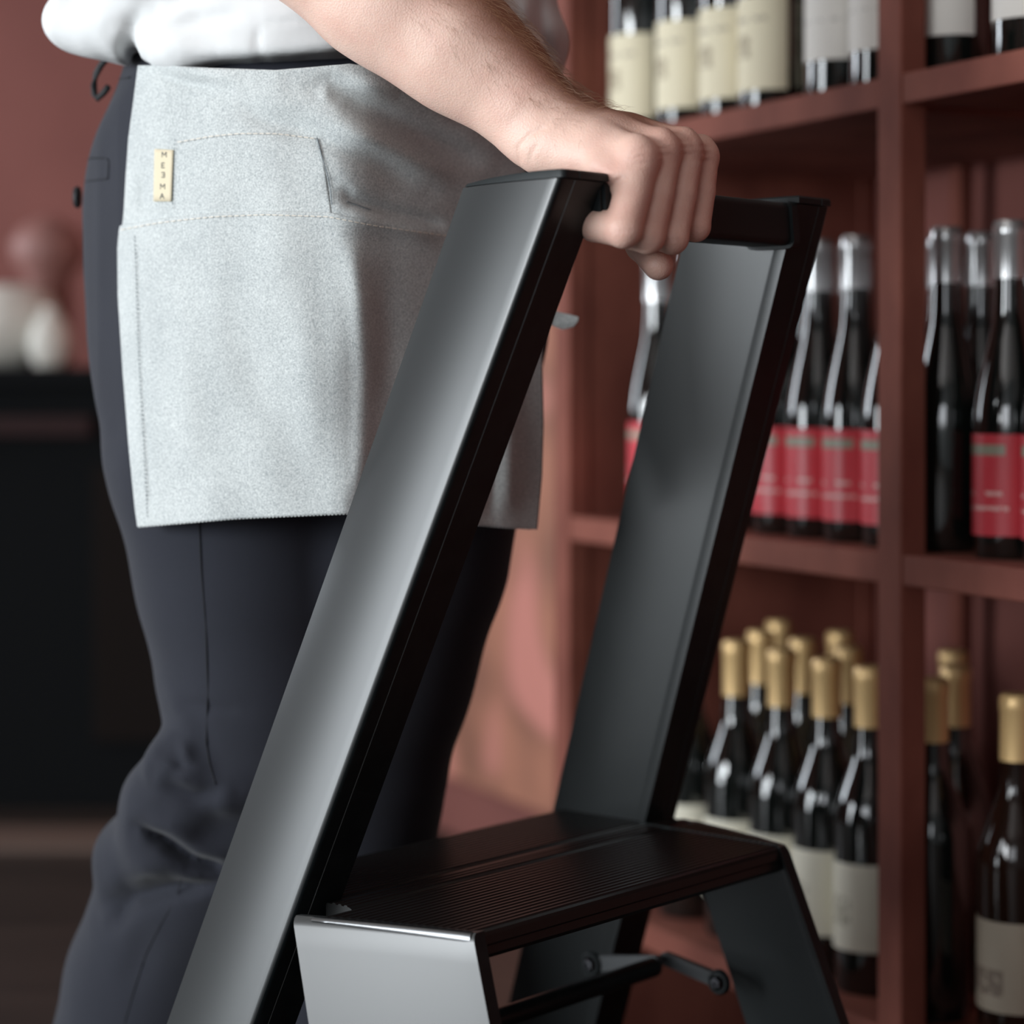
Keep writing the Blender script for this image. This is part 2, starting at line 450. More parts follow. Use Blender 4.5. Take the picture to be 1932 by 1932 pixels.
def bottle_proto(key, kind, R, H, glass, foil, capL, label, z0=0, z1=0, half=1.2):
    def mk(n, vf, m2, auto=40):
        V, F = vf; me = bpy.data.meshes.new(n); me.from_pydata(V, [], F); me.materials.append(m2)
        bm = bmesh.new(); bm.from_mesh(me)
        if n == 'label': bmesh.ops.solidify(bm, geom=bm.faces[:], thickness=-0.0003)
        bmesh.ops.recalc_face_normals(bm, faces=bm.faces)
        for f in bm.faces: f.smooth = True
        for e in bm.edges: e.smooth = not (len(e.link_faces) != 2 or e.calc_face_angle(0) > math.radians(auto))
        bm.to_mesh(me); bm.free()
        return me
    BK[key] = dict(glass=mk('glass', bottle_mesh(kind, R, H), M[glass]), foil=mk('foil_capsule', cap_mesh(H, capL), M[foil]),
                   label=mk('label', label_mesh(R, z0, z1, half), M[label]) if label else None)


bottle_proto('cream', 'bordeaux', .037, .30, 'glass_black', 'foil_black', .06, 'label_cream', .024, .128, 1.55)
bottle_proto('white', 'bordeaux', .037, .30, 'glass_black', 'foil_black', .06, 'label_white', .040, .150, 1.5)
bottle_proto('red', 'hock', .0345, .320, 'glass_black', 'foil_silver', .055, 'label_red', .022, .118, 1.75)
bottle_proto('dark', 'hock', .0345, .320, 'glass_black', 'foil_silver', .055, None)
bottle_proto('gold', 'burgundy', .037, .335, 'glass_black', 'foil_gold', .062, 'label_cream_low', .045, .135, 1.6)
bottle_proto('golddark', 'burgundy', .037, .335, 'glass_black', 'foil_gold', .062, None)
bottle_proto('amber', 'burgundy', .037, .335, 'glass_amber', 'foil_gold', .062, 'label_buff', .040, .125, 1.9)


def bottle(key, t, g, zi, label, group, spin=0.0):
    p = rk(t, g, SH[zi])
    e = empty('wine_bottle', p, math.atan2(-G_DIR.y, -G_DIR.x) + spin)
    tag(e, label, 'bottle', group)
    for n, me in BK[key].items():
        if me is None: continue
        o = bpy.data.objects.new({'glass': 'glass', 'foil': 'foil_capsule', 'label': 'label'}[n], me)
        COL.objects.link(o); o.parent = e
    return e


ORD = ['first', 'second', 'third', 'fourth', 'fifth', 'sixth', 'seventh', 'eighth', 'ninth']


def row(keys, ts, g, zi, fmt, group, spins=None):
    order = sorted(range(len(ts)), key=lambda i: -ts[i])     # left to right in the photo
    for n, i in enumerate(order):
        k = keys if isinstance(keys, str) else keys[i]
        bottle(k, ts[i], g, zi, fmt % ORD[n], group, (spins[i] if spins else 0) + random.uniform(-.06, .06))


# upper shelf, left compartment
row('cream', [0.639, 0.524, 0.425, 0.341], 0.072, 2, 'dark bottle with cream label, %s from left on upper shelf', 'cream-labelled bottles on the upper shelf')
row('white', [0.207, 0.125], 0.072, 2, 'dark bottle with off-white label, %s from left beside the pillar on upper shelf', 'white-labelled bottles on the upper shelf', [0.25, .25])
row('cream', [0.60, 0.50, 0.41, 0.30], 0.155, 2, 'dark bottle in second row behind cream labels, %s from left, upper shelf', 'bottles behind the cream labels')
row('white', [0.022, -0.101], 0.077, 2, 'white-labelled bottle right of the pillar on upper shelf, %s from left', 'bottles right of the pillar, upper shelf', [0.1, .3])
# middle shelf
row('red', [0.596, 0.508, 0.408, 0.316, 0.247, 0.178, 0.108], 0.072, 1, 'black bottle with red label on middle shelf, %s from left in front row', 'red-labelled bottles on the middle shelf')
row('dark', [0.55, 0.46, 0.37, 0.29, 0.21, .13], 0.148, 1, 'black bottle in second row of middle shelf, %s from left', 'second row on the middle shelf')
bottle('dark', 0.030, 0.077, 1, 'black bottle without visible label beside the pillar, middle shelf, right compartment', 'bottles right of the pillar, middle shelf')
row('red', [-0.070, -0.143], 0.075, 1, 'red-labelled black bottle right of the pillar on middle shelf, %s from left', 'bottles right of the pillar, middle shelf')
row('dark', [0.070, -0.006, -0.08], 0.152, 1, 'black silver-necked bottle behind front row right of pillar, middle shelf, %s from left', 'bottles right of the pillar, middle shelf')
# lower shelf
row('gold', [0.61, 0.525, 0.418, 0.324, 0.236, 0.158], 0.075, 0, 'gold-capped bottle with cream label in front row of lower shelf, %s from left', 'gold-capped bottles on the lower shelf')
row('golddark', [0.493, 0.402, 0.312], 0.155, 0, 'gold-capped bottle in second row of lower shelf, %s from left', 'gold-capped bottles on the lower shelf')
row('golddark', [0.576, 0.443], 0.235, 0, 'gold-capped bottle in third row of lower shelf, %s from left', 'gold-capped bottles on the lower shelf')
bottle('golddark', 0.052, 0.077, 0, 'tall dark gold-capped bottle close beside the pillar, lower right compartment', 'gold-capped bottles right of the pillar')
bottle('golddark', 0.124, 0.160, 0, 'dark gold-capped bottle standing second behind the pillar, lower right compartment', 'gold-capped bottles right of the pillar')
bottle('golddark', 0.232, 0.240, 0, 'dark gold-capped bottle furthest back behind the pillar, lower right compartment', 'gold-capped bottles right of the pillar')
bottle('amber', -0.074, 0.080, 0, 'dark brown gold-capped bottle with buff label at right edge of lower shelf', 'gold-capped bottles right of the pillar')

# picture on the wall past the rack
pic = empty('wall_picture', rk(1.75, 0.5, 0), RK_RZ)
tag(pic, 'large unframed rust and pink print on the wall beyond the rack, behind the ladder', 'picture')
box('canvas', -0.98, 1.2, 0.018, 0.026, 0.12, 1.30, M['picture'], pic)
box('backing_board', -0.97, 1.19, 0.002, 0.018, 0.13, 1.29, M['wall_rust'], pic)

# counter at far left with pots
ctr = empty('bar_counter', (-1.35, 4.75, 0))
tag(ctr, 'black counter with dark panelled front in the far left background', 'counter')
box('body', -1.3, 0.93, -0.22, 0.30, 0.0, 0.86, M['counter'], ctr, 0.004)
box('worktop', -1.34, 0.97, -0.26, 0.33, 0.86, 0.90, M['counter'], ctr, 0.004)
for x0 in (-1.2, -0.66, 0.50):
    box('front_panel', x0, x0 + .40, -0.235, -0.222, 0.14, 0.70, M['counter_panel'], ctr, 0.003)
box('rail', -1.3, 0.50, -0.26, -0.24, 0.76, 0.80, M['counter_red'], ctr, 0.004)
V, F = lathe([(0.035, 0), (.05, .002), (.095, .05), (.108, .10), (.098, .145), (.06, .17), (.045, .172), (.035, .168), (.03, .10)], 32)
pot = raw('round_vase', V, F, M['ceramic'], autosmooth=50); pot.location = (-1.06, 4.68, 0.90)
tag(pot, 'large round white vase on the dark counter at far left', 'vase')
V, F = lathe([(0.02, 0), (.03, .002), (.045, .04), (.04, .08), (.018, .115), (.016, .125), (.013, .12), (.012, .06)], 32)
pot = raw('small_vase', V, F, M['ceramic'], autosmooth=50); pot.location = (-0.955, 4.60, 0.90)
tag(pot, 'small pale vase right of the round vase on the counter', 'vase')
V, F = lathe([(0.045, 0), (.05, .003), (.05, .20), (.075, .23), (.085, .27), (.06, .31), (.02, .33), (.015, .32)], 32)
pot = raw('tall_vase', V, F, M['ceramic_pink'], autosmooth=50); pot.location = (-1.02, 4.90, 0.90)
tag(pot, 'dusky rose tall vase behind the white vase', 'vase')
tr = box('trim_1', -2.6, -0.55, 4.12, 4.30, 0.0, 0.012, M['oak']); tag(tr, kind=st)  # paler brown strip across the floor before the counter
tr.rotation_euler = (0, 0, math.radians(0)); 

# ---------------------------------------------------------------- step ladder (local: x=u across, y=v away from the climber, z up)
LTH = 0.8609
L0 = Vector((0.0358, 1.55, 0)); ZT = 1.0184
lad = empty('step_ladder', L0, LTH)
tag(lad, 'black aluminium step ladder with tall grab rail, ribbed tread and folding front legs', 'ladder')
A_LEAN = 0.401


def rail_section(side, dz):
    """closed section of a rail at height dz below top; side 0 left, 1 right; returns list of (u,v)"""
    pts = [(0.0490, 0.0), (0.0175, 0.0), (0.0172, 0.0005), (0.0160, 0.0005), (0.0157, 0.0), (0.0052, 0.0)]
    for k in range(1, 7):
        a = math.radians(90 * k / 6); pts.append((0.0052 - 0.0052 * math.sin(a), 0.0042 - 0.0042 * math.cos(a)))
    for k in range(1, 15):
        s = k / 14; pts.append((0.0150 * s ** 2.2, 0.0042 + 0.0998 * s))
    pts += [(0.0180, 0.1055), (0.046, 0.1055), (0.0505, 0.104)]
    inner = [(0.0510, 0.075), (0.0505, 0.040), (0.0495, 0.012), (0.0495, 0.010), (0.0490, 0.0085)]
    pts += inner
    out = []
    for (uu, vv) in pts:
        if side == 0: out.append((uu - 0.093 * dz, vv + A_LEAN * dz))
        else: out.append((0.3448 + 0.152 * dz - uu, vv + A_LEAN * dz))
    return out


for side in (0, 1):
    rings = []
    for dz in np.linspace(0.0065, 1.006, 12):
        rings.append([Vector((a, c, ZT - dz)) for a, c in rail_section(side, dz)])
    V, F = loft(rings); rl = raw('rail', V, F, M['anodised'] if True else None, lad, autosmooth=28)
    rl.data.materials.append(M['black_metal'])
    # faces that look along v (front flange / back) and the inner side are black; outer plate is the anodised sheet
    sgn = -1 if side == 0 else 1
    for f in rl.data.polygons:
        n = f.normal
        if abs(n.y) > 0.80 or abs(n.z) > .8: f.material_index = 1
    rings = []
    base = rail_section(side, 0.0)
    cu = sum(p[0] for p in base) / len(base); cv = sum(p[1] for p in base) / len(base)
    for zz, sc in ((-0.0058, 1.0), (-0.0058, 1.018), (-0.0015, 1.018), (0.0, 0.992)):
        ring = []
        for a, c in base:
            dome = 0.0
            if zz >= -0.002: dome = -0.0040 * max(0, (c - 0.01) / 0.095) ** 2
            ring.append(Vector((cu + (a - cu) * sc, cv + (c - cv) * sc, ZT + zz + dome)))
        rings.append(ring)
    V, F = loft(rings); raw('rail_cap', V, F, M['plastic_black'], lad, autosmooth=28)
    sec = rail_section(side, 1.0)
    us = [p[0] for p in sec]; vs = [p[1] for p in sec]
    box('rubber_foot', min(us) - .003, max(us) + .003, min(vs) - .003, max(vs) + .003, 0.0, 0.020, M['plastic_black'], lad, 0.003)

# handle bar
pr = []
hb_v0, hb_v1, hb_z0, hb_z1 = 0.0045, 0.046, -0.040, -0.0055
rr = 0.006
for cx, cz, a0 in ((hb_v1 - rr, hb_z1 - rr, 0), (hb_v0 + rr, hb_z1 - rr, 90), (hb_v0 + rr * .7, hb_z0 + rr, 180), (hb_v1 - rr, hb_z0 + rr, 270)):
    for k in range(5):
        a = math.radians(a0 + 90 * k / 4); pr.append((cx + rr * math.cos(a), cz + rr * math.sin(a)))
rings = [[Vector((uu, v_, ZT + z_)) for v_, z_ in pr] for uu in (0.046, 0.062, 0.18, 0.288, 0.302)]
V, F = loft(rings); raw('handle_bar', V, F, M['plastic_black'], lad, autosmooth=35)
# end brackets of the bar
for u0, u1 in ((0.0488, 0.056), (0.2885, 0.2965)):
    rings = [[Vector((uu, .0015 + (v_ - .0045) * 1.08, ZT - .0235 + (z_ + .02275) * 1.10)) for v_, z_ in pr] for uu in (u0, u1)]
    V, F = loft(rings); raw('bar_bracket', V, F, M['plastic_black'], lad, autosmooth=35)

# top tread
ZS = ZT - 0.5403


def uL(v): s = (v - 0.066) / 0.134; return -0.0205 - 0.047 * (0.75 * s + 0.25 * s * s) if s > 0 else -0.0205
def uR(v): s = (v - 0.066) / 0.134; return 0.3775 + 0.038 * (1.25 * s - 0.25 * s * s) if s > 0 else 0.3775


def tread(v0, v1, lo, hi, name, nose=False, z=ZS, mt='black_tread', thick=0.018):
    top = []
    v = v0 + 0.004; top.append((v0, -0.0035)); top.append((v0 + 0.0012, -0.001))
    top.append((v, 0.0))
    while v + 0.0062 < v1 - 0.002:
        top += [(v + 0.0012, 0.0), (v + 0.0020, 0.0011), (v + 0.0044, 0.0011), (v + 0.0052, 0.0)]
        v += 0.0062
    top += [(v1 - 0.0012, 0.0), (v1, -0.0012)]
    bot = [(v1, -thick), (v0 + 0.004, -thick), (v0, -thick + .003)]
    if nose: bot = [(v1, -thick), (v0 + 0.022, -thick), (v0 + .020, -thick - .004), (v0 + .006, -thick - .004), (v0 + .002, -thick), (v0 + .0022, -.012), (v0, -.010)]
    prof = top + bot
    rings = []
    for k in range(2):
        rings.append([Vector(((lo(a) if k == 0 else hi(a)), a, z + c)) for a, c in prof])
    V, F = loft(rings)
    return raw(name, V, F, M[mt], lad)


tread(0.066, 0.184, lambda v: uL(v) + .0035, lambda v: uR(v) - .0008, 'tread', True)
tread(0.1865, 0.2145, lambda v: -0.020, lambda v: 0.4085, 'tread', False)
tread(0.2165, 0.313, lambda v: -0.003 - 0.02 * (v - .216) / .1, lambda v: 0.3935 + 0.006 * (v - .216) / .1, 'tread', False)
# raised joint line near the right and left end of the tread
for u0 in (0.3690,):
    box('joint_rib', u0, u0 + 0.0016, 0.070, 0.215, ZS, ZS + 0.0018, M['black_metal'], lad)
# lower tread (below the frame)
tread(0.0, 0.34, lambda v: -0.055, lambda v: 0.42, 'tread', False, z=0.235)

# front legs: curved plates with a soft shoulder
for side in (0, 1):
    rings = []
    vs = list(np.linspace(0.0655, 0.200, 18))
    fn = uL if side == 0 else uR; sg = -1 if side == 0 else 1
    outer = [(fn(v) + sg * 0.0010 + 0 * v, v) for v in vs]
    # layers: (dz, inset)
    lay = [(0.0008, 0.0036), (-0.0008, 0.0018), (-0.0035, 0.0004), (-0.0060, 0.0)] + [(-z, 0.0) for z in np.linspace(0.02, 0.456, 10)]
    for dz, ins in lay:
        t = max(0, -dz); ring = []
        for (uu, vv) in outer: ring.append(Vector((uu - sg * ins + sg * 0.100 * t, vv - 0.36 * t + 0.02 * t * (vv - .0655) / .1345, ZS + dz)))
        e0 = ring[-1]; th = 0.0085
        for (uu, vv) in outer[::-1]: ring.append(Vector((uu - sg * (th + (0.004 if vv < .072 else 0)) + sg * 0.100 * t, vv - 0.36 * t + 0.02 * t * (vv - .0655) / .1345, ZS + dz)))
        rings.append(ring)
    V, F = loft(rings)
    lg = raw('front_leg', V, F, M['anodised'], lad, autosmooth=32); lg.data.materials.append(M['black_metal'])
    for f in lg.data.polygons:
        if f.normal.y < -0.93 or (side == 0 and f.normal.x > .6) or abs(f.normal.y) > .995: f.material_index = 1
    t = 0.456
    us = [p[0] + sg * .1 * t for p in outer]
    box('rubber_foot', min(us) - .010, max(us) + .010, 0.0655 - .36 * t - .004, 0.200 - .34 * t + .004, 0.0, ZS - t + .004, M['plastic_black'], lad, 0.003)

# metal strips added to stand for the window glint on the front-leg shoulders
for side in (0, 1):
    fn = uL if side == 0 else uR; sg = -1 if side == 0 else 1
    vs = list(np.linspace(0.0675, 0.186, 18)); sect = [(-.0042, 0.0016), (-.0028, .0020), (-.0006, .0014), (.0008, -.0004), (.0012, -.0024), (.0002, -.0036), (-.0030, -.0030)]
    rings = [[Vector((fn(v) + sg * q, v, ZS + (z_ * (2.1 - 1.7 * (v - .0675) / .1185) if z_ < 0 else z_))) for z_, q in sect] for v in vs]
    V, F = loft(rings); raw('edge_strip', V, F, M['edge_metal'], lad, autosmooth=50)

# polished pivot pin on the left rail
V, F = lathe([(0.0030, 0.004), (0.0046, 0.0036), (0.0050, 0.0024), (0.0050, -0.010), (0.003, -0.0105)], 28)
pin = raw('pivot_pin', V, F, M['steel'], lad, autosmooth=40)
pin.matrix_local = Matrix.Translation((-0.0565, 0.1985, ZT - 0.5496)) @ Matrix.Rotation(math.radians(-90), 4, 'Y')
pin['label'] = 'round polished steel pin'

# folding links between right rail and right leg, plus cross bar
Ap = Vector((0.372, 0.2697, ZT - 0.673)); Bp = Vector((0.388, 0.1411, ZT - 0.6701)); Mp = Vector((0.374, 0.200, ZT - 0.6600))


def link_arm(p, q, wd, th, name):
    d = (q - p); d.x = 0; L = d.length; d.normalize(); n = Vector((0, -d.z, d.y))
    ring = []
    for k in range(9):
        a = math.radians(90 + 180 * k / 8); ring.append(p + d * (math.cos(a) * wd) + n * (math.sin(a) * wd))
    for k in range(9):
        a = math.radians(-90 + 180 * k / 8); ring.append(p + d * (L + math.cos(a) * wd * .9) + n * (math.sin(a) * wd * .9))
    r0 = [v + Vector((-th / 2, 0, 0)) for v in ring]; r1 = [v + Vector((th / 2, 0, 0)) for v in ring]
    V, F = loft([r0, r1]); return raw(name, V, F, M['plastic_grey'], lad, autosmooth=35)


for mir in (False, True):
    def mm(p): return Vector((0.345 - p.x, p.y, p.z)) if mir else p
    a_, b_, c_ = mm(Ap), mm(Bp), mm(Mp)
    link_arm(a_, c_, 0.0068, 0.006, 'link_arm')
    arm2 = link_arm(b_, c_, 0.0062, 0.007, 'link_arm')
    s2 = -1 if not mir else 1
    for p in (a_, b_):
        V, F = lathe([(.011, 0), (.011, .003), (.0095, .005), (.0075, .005), (.0070, .002), (.003, .002)], 24)
        o = raw('link_boss', V, F, M['plastic_black'], lad, autosmooth=40)
        o.matrix_local = Matrix.Translation(p + Vector((s2 * .001, 0, 0))) @ Matrix.Rotation(math.radians(-90 if not mir else 90), 4, 'Y')
        V, F = lathe([(.0060, 0), (.0060, .0035), (.0045, .0055), (.0022, .0056), (.0020, .0035), (.0008, .0035)], 6)
        o = raw('bolt', V, F, M['bolt_steel'], lad)
        o.matrix_local = Matrix.Translation(p + Vector((s2 * .0035, 0, 0))) @ Matrix.Rotation(math.radians(-90 if not mir else 90), 4, 'Y')
V, F = tube([(0.345 - Mp.x, Mp.y, Mp.z - 0.004), (0.17, Mp.y, Mp.z - .004), (Mp.x - .004, Mp.y, Mp.z - 0.004)], 0.0085, 16)
raw('cross_bar', V, F, M['black_metal'], lad, autosmooth=40)

# ---------------------------------------------------------------- signed distance modelling for the person
BIG = 0.05


class Field:
    def __init__(s, lo, hi, h):
        s.h = h; s.lo = np.array(lo, np.float32)
        s.n = np.ceil((np.array(hi) - np.array(lo)) / h).astype(int) + 1
        s.a = np.full(tuple(s.n), BIG, np.float32)

    def block(s, lo, hi):
        i0 = np.clip(np.floor((np.array(lo) - s.lo) / s.h).astype(int), 0, s.n - 1)
        i1 = np.clip(np.ceil((np.array(hi) - s.lo) / s.h).astype(int) + 1, 1, s.n)
        if np.any(i1 <= i0): return None
        sl = tuple(slice(a, b) for a, b in zip(i0, i1))
        ax = [s.lo[k] + np.arange(i0[k], i1[k], dtype=np.float32) * s.h for k in range(3)]
        X = np.meshgrid(*ax, indexing='ij', sparse=True)
        return sl, X

    def comb(s, sl, d, k, sub=False):
        a = s.a[sl]
        if sub: a = -a
        if k > 0:
            hh = np.clip(k - np.abs(a - d), 0, None) / k
            r = np.minimum(a, d) - hh * hh * k * 0.25
        else: r = np.minimum(a, d)
        s.a[sl] = -r if sub else r

    def cone(s, p, q, ra, rb, k=0.01, sub=False):
        p = np.array(p, float); q = np.array(q, float); m = max(ra, rb) + max(k, .004) + 0.012
        B = s.block(np.minimum(p, q) - m, np.maximum(p, q) + m)
        if B is None: return
        sl, (X, Y, Z) = B
        d = q - p; L2 = float(d @ d) + 1e-12
        t = np.clip(((X - p[0]) * d[0] + (Y - p[1]) * d[1] + (Z - p[2]) * d[2]) / L2, 0, 1)
        r = ra + (rb - ra) * t
        dd = np.sqrt((X - p[0] - t * d[0]) ** 2 + (Y - p[1] - t * d[1]) ** 2 + (Z - p[2] - t * d[2]) ** 2) - r
        s.comb(sl, dd.astype(np.float32), k, sub)

    def chain(s, pts, rs, k=0.01):
        for i in range(len(pts) - 1): s.cone(pts[i], pts[i + 1], rs[i], rs[i + 1], k)

    def ell(s, c, r, k=0.01, rz=0.0, sub=False):
        m = max(r) + max(k, .004) + 0.012
        B = s.block(np.array(c) - m, np.array(c) + m)
        if B is None: return
        sl, (X, Y, Z) = B
        ca, sa = math.cos(rz), math.sin(rz)
        x = (X - c[0]) * ca + (Y - c[1]) * sa; y = -(X - c[0]) * sa + (Y - c[1]) * ca; z = Z - c[2]
        q = np.sqrt((x / r[0]) ** 2 + (y / r[1]) ** 2 + (z / r[2]) ** 2)
        g = np.sqrt((x / r[0] ** 2) ** 2 + (y / r[1] ** 2) ** 2 + (z / r[2] ** 2) ** 2) + 1e-6
        s.comb(sl, (q * (q - 1) / g).astype(np.float32), k, sub)

    def fold(s, pts, width, amp, ymax):
        """surface fold: pts are room points; raises (amp>0) or sinks the cloth near the polyline, only in front of ymax"""
        pts = [np.array(p, float) for p in pts]
        a = np.array(pts); m = 3 * width
        B = s.block((a[:, 0].min() - m, -1e3, a[:, 2].min() - m), (a[:, 0].max() + m, ymax, a[:, 2].max() + m))
        if B is None: return
        sl, (X, Y, Z) = B
        X2 = X[:, :, :]; best = None
        for i in range(len(pts) - 1):
            p, q = pts[i], pts[i + 1]; dx, dz = q[0] - p[0], q[2] - p[2]
            t = np.clip(((X2 - p[0]) * dx + (Z - p[2]) * dz) / (dx * dx + dz * dz + 1e-12), 0, 1)
            d2 = (X2 - p[0] - t * dx) ** 2 + (Z - p[2] - t * dz) ** 2
            best = d2 if best is None else np.minimum(best, d2)
        # taper at both ends
        e0 = (X2 - pts[0][0]) ** 2 + (Z - pts[0][2]) ** 2; e1 = (X2 - pts[-1][0]) ** 2 + (Z - pts[-1][2]) ** 2
        tap = (1 - 0.8 * np.exp(-e0 / (width * 1.5) ** 2)) * (1 - 0.8 * np.exp(-e1 / (width * 1.5) ** 2))
        s.a[sl] -= (amp * np.exp(-best / width ** 2) * tap).astype(np.float32) * (np.abs(s.a[sl]) < 0.045)

    def wob(s, amp, freq, seed=0):
        ax = [s.lo[k] + np.arange(s.n[k], dtype=np.float32) * s.h for k in range(3)]
        X, Y, Z = np.meshgrid(*ax, indexing='ij', sparse=True)
        r = np.random.default_rng(seed); d = 0
        for i in range(5):
            f = freq * (1 + .5 * r.random()); ph = r.random(3) * 6.28; v = r.normal(size=3); v /= np.linalg.norm(v)
            d = d + np.sin((v[0] * X + v[1] * Y + v[2] * Z) * f + ph[0] + 1.3 * np.sin(Z * f * .6 + ph[1]))
        s.a += (amp / 3 * d).astype(np.float32) * (np.abs(s.a) < 0.045)

    def hit(s, px, py):
        """distance along +Y at which the measured direction meets the surface"""
        prev = None
        for Y in np.arange(1.45, 2.2, 0.003):
            g = (np.array(P(px, py, Y)) - s.lo) / s.h; i = np.floor(g).astype(int)
            if np.any(i < 0) or np.any(i >= s.n - 1): continue
            f_ = g - i; c = s.a[i[0]:i[0] + 2, i[1]:i[1] + 2, i[2]:i[2] + 2]
            c = c[0] * (1 - f_[0]) + c[1] * f_[0]; c = c[0] * (1 - f_[1]) + c[1] * f_[1]; v_ = float(c[0] * (1 - f_[2]) + c[1] * f_[2])
            if v_ < 0: return float(Y - .003 * (0 if prev is None else -v_ / (prev - v_)))
            prev = v_
        return None

    def mesh(s, name, material, parent, zmin=None, smooth=2):
        g = vdb.FloatGrid(BIG / s.h); g.copyFromArray(s.a / s.h)
        pts, quads = g.convertToQuads(isovalue=0.0)
        V = pts * s.h + s.lo
        # orientation
        t = V[quads[:, 0]], V[quads[:, 1]], V[quads[:, 2]]
        vol = np.einsum('ij,ij->i', t[0], np.cross(t[1], t[2])).sum()
        if vol < 0: quads = quads[:, ::-1]
        me = bpy.data.meshes.new(name)
        me.vertices.add(len(V)); me.vertices.foreach_set('co', V.astype(np.float32).ravel())
        me.loops.add(len(quads) * 4); me.loops.foreach_set('vertex_index', quads.astype(np.int32).ravel())
        me.polygons.add(len(quads)); me.polygons.foreach_set('loop_start', np.arange(0, len(quads) * 4, 4, dtype=np.int32))
        me.polygons.foreach_set('use_smooth', np.ones(len(quads), bool))
        me.update(calc_edges=True); me.validate()
        return link(name, me, material, parent), V


person = empty('person', (0, 0, 0))
tag(person, 'person in white shirt, navy trousers and grey denim apron gripping the ladder handle', 'person')

# ---- forearm and hand
H = Field((-0.27, 1.47, 0.90), (0.20, 1.80, 1.26), 0.0013)
# forearm
H.chain([P(470, -200, 1.70), P(610, -110, 1.69), P(740, -12, 1.68), P(867, 84, 1.675), P(942, 152, 1.672), P(1003, 212, 1.668)],
        [.052, .0505, .0455, .0412, .0365, .0325], .02)
H.cone(P(700, 0, 1.69), P(850, 100, 1.68), .040, .036, .03)
# wrist: wide, a little flattened
wr1 = P(1003, 212, 1.668)
H.cone(P(1000, 222, 1.660), P(1050, 255, 1.650), .0265, .0235, .02)
H.cone(P(1040, 200, 1.690), P(1090, 238, 1.685), .0200, .0190, .02)
MCP = [P(1203, 303, 1.600), P(1250, 287, 1.617), P(1293, 285, 1.635), P(1326, 297, 1.655)]
PIP = [P(1176, 432, 1.583), P(1222, 446, 1.600), P(1268, 448, 1.618), P(1312, 427, 1.640)]
rM = [.0158, .0140, .0135, .0122]
rP = [.0137, .0126, .0122, .0112]
wrb = [P(1050, 245, 1.655), P(1070, 238, 1.668), P(1085, 240, 1.680), P(1090, 252, 1.692)]
for i in range(4):
    mid = (wrb[i] + MCP[i]) / 2
    H.cone(wrb[i], mid, .0200 - .001 * i, .0165 - .0006 * i, .016)
    H.cone(mid, MCP[i], .0165 - .0006 * i, rM[i], .012)
# thenar mass and thumb web over the bar
H.cone(P(1030, 280, 1.645), P(1110, 300, 1.625), .0190, .0155, .016)
H.cone(P(1110, 300, 1.625), P(1165, 318, 1.607), .0155, .0120, .012)
H.cone(P(1000, 262, 1.655), P(1075, 285, 1.64), .017, .018, .014)
H.cone(P(1135, 318, 1.606), P(1172, 340, 1.594), .0115, .0110, .008)
# palm under side around the bar back, thumb reaching under it
H.cone(P(1110, 330, 1.665), P(1190, 430, 1.705), .0130, .0125, .01)
H.chain([P(1190, 425, 1.700), P(1213, 462, 1.672), P(1242, 500, 1.646)], [.0130, .0126, .0114], .004)
fingers_pts = []
VV = Vector((-0.7584, 0.6518, 0)); UU = Vector((0.6518, 0.7584, 0))
for i in range(4):
    F2 = [MCP[i], MCP[i].lerp(PIP[i], .5) + (-VV) * .0012, PIP[i]]
    dip = PIP[i] + VV * (.0250 if i == 0 else .0235) + Vector((0, 0, .0035)) - UU * (.001)
    tip = dip + VV * .014 + Vector((0, 0, .0075)) - UU * .001
    H.cone(F2[0], F2[1], rM[i] * .97, rP[i] * .99, .0025 if i else .005)
    H.cone(F2[1], F2[2], rP[i] * .99, rP[i], .0015)
    H.cone(PIP[i], dip, rP[i] * .98, rP[i] * .86, .0016)
    H.cone(dip, tip, rP[i] * .86, rP[i] * .72, .0016)
    H.ell(MCP[i] + Vector((-.001, -.002, .0045)), (rM[i] * .78, rM[i] * .78, rM[i] * .85), .006)   # knuckle
    H.ell(PIP[i] + Vector((.0, -.004, -.001)), (rP[i] * .82, rP[i] * .72, rP[i] * .85), .004)
    fingers_pts += [MCP[i], PIP[i]]
# extensor tendons on the back of the hand
for i in range(4):
    a = wrb[i].lerp(MCP[i], .35) + Vector((0, 0, .0115)); c = MCP[i] + Vector((0, 0, .0115))
    H.cone(a, c, .0035, .0040, .007)
# crease where thumb meets the index finger
H.fold([P(1122, 326, 1.6), P(1150, 352, 1.6), P(1178, 338, 1.6)], .0022, -.0022, 1.64)
H.fold([P(985, 300, 1.6), P(978, 270, 1.6), P(1002, 245, 1.6), P(1035, 232, 1.6)], .0018, -.0009, 1.66)
H.fold([P(1000, 300, 1.6), P(1004, 280, 1.6), P(1020, 262, 1.6)], .0016, -.0005, 1.66)
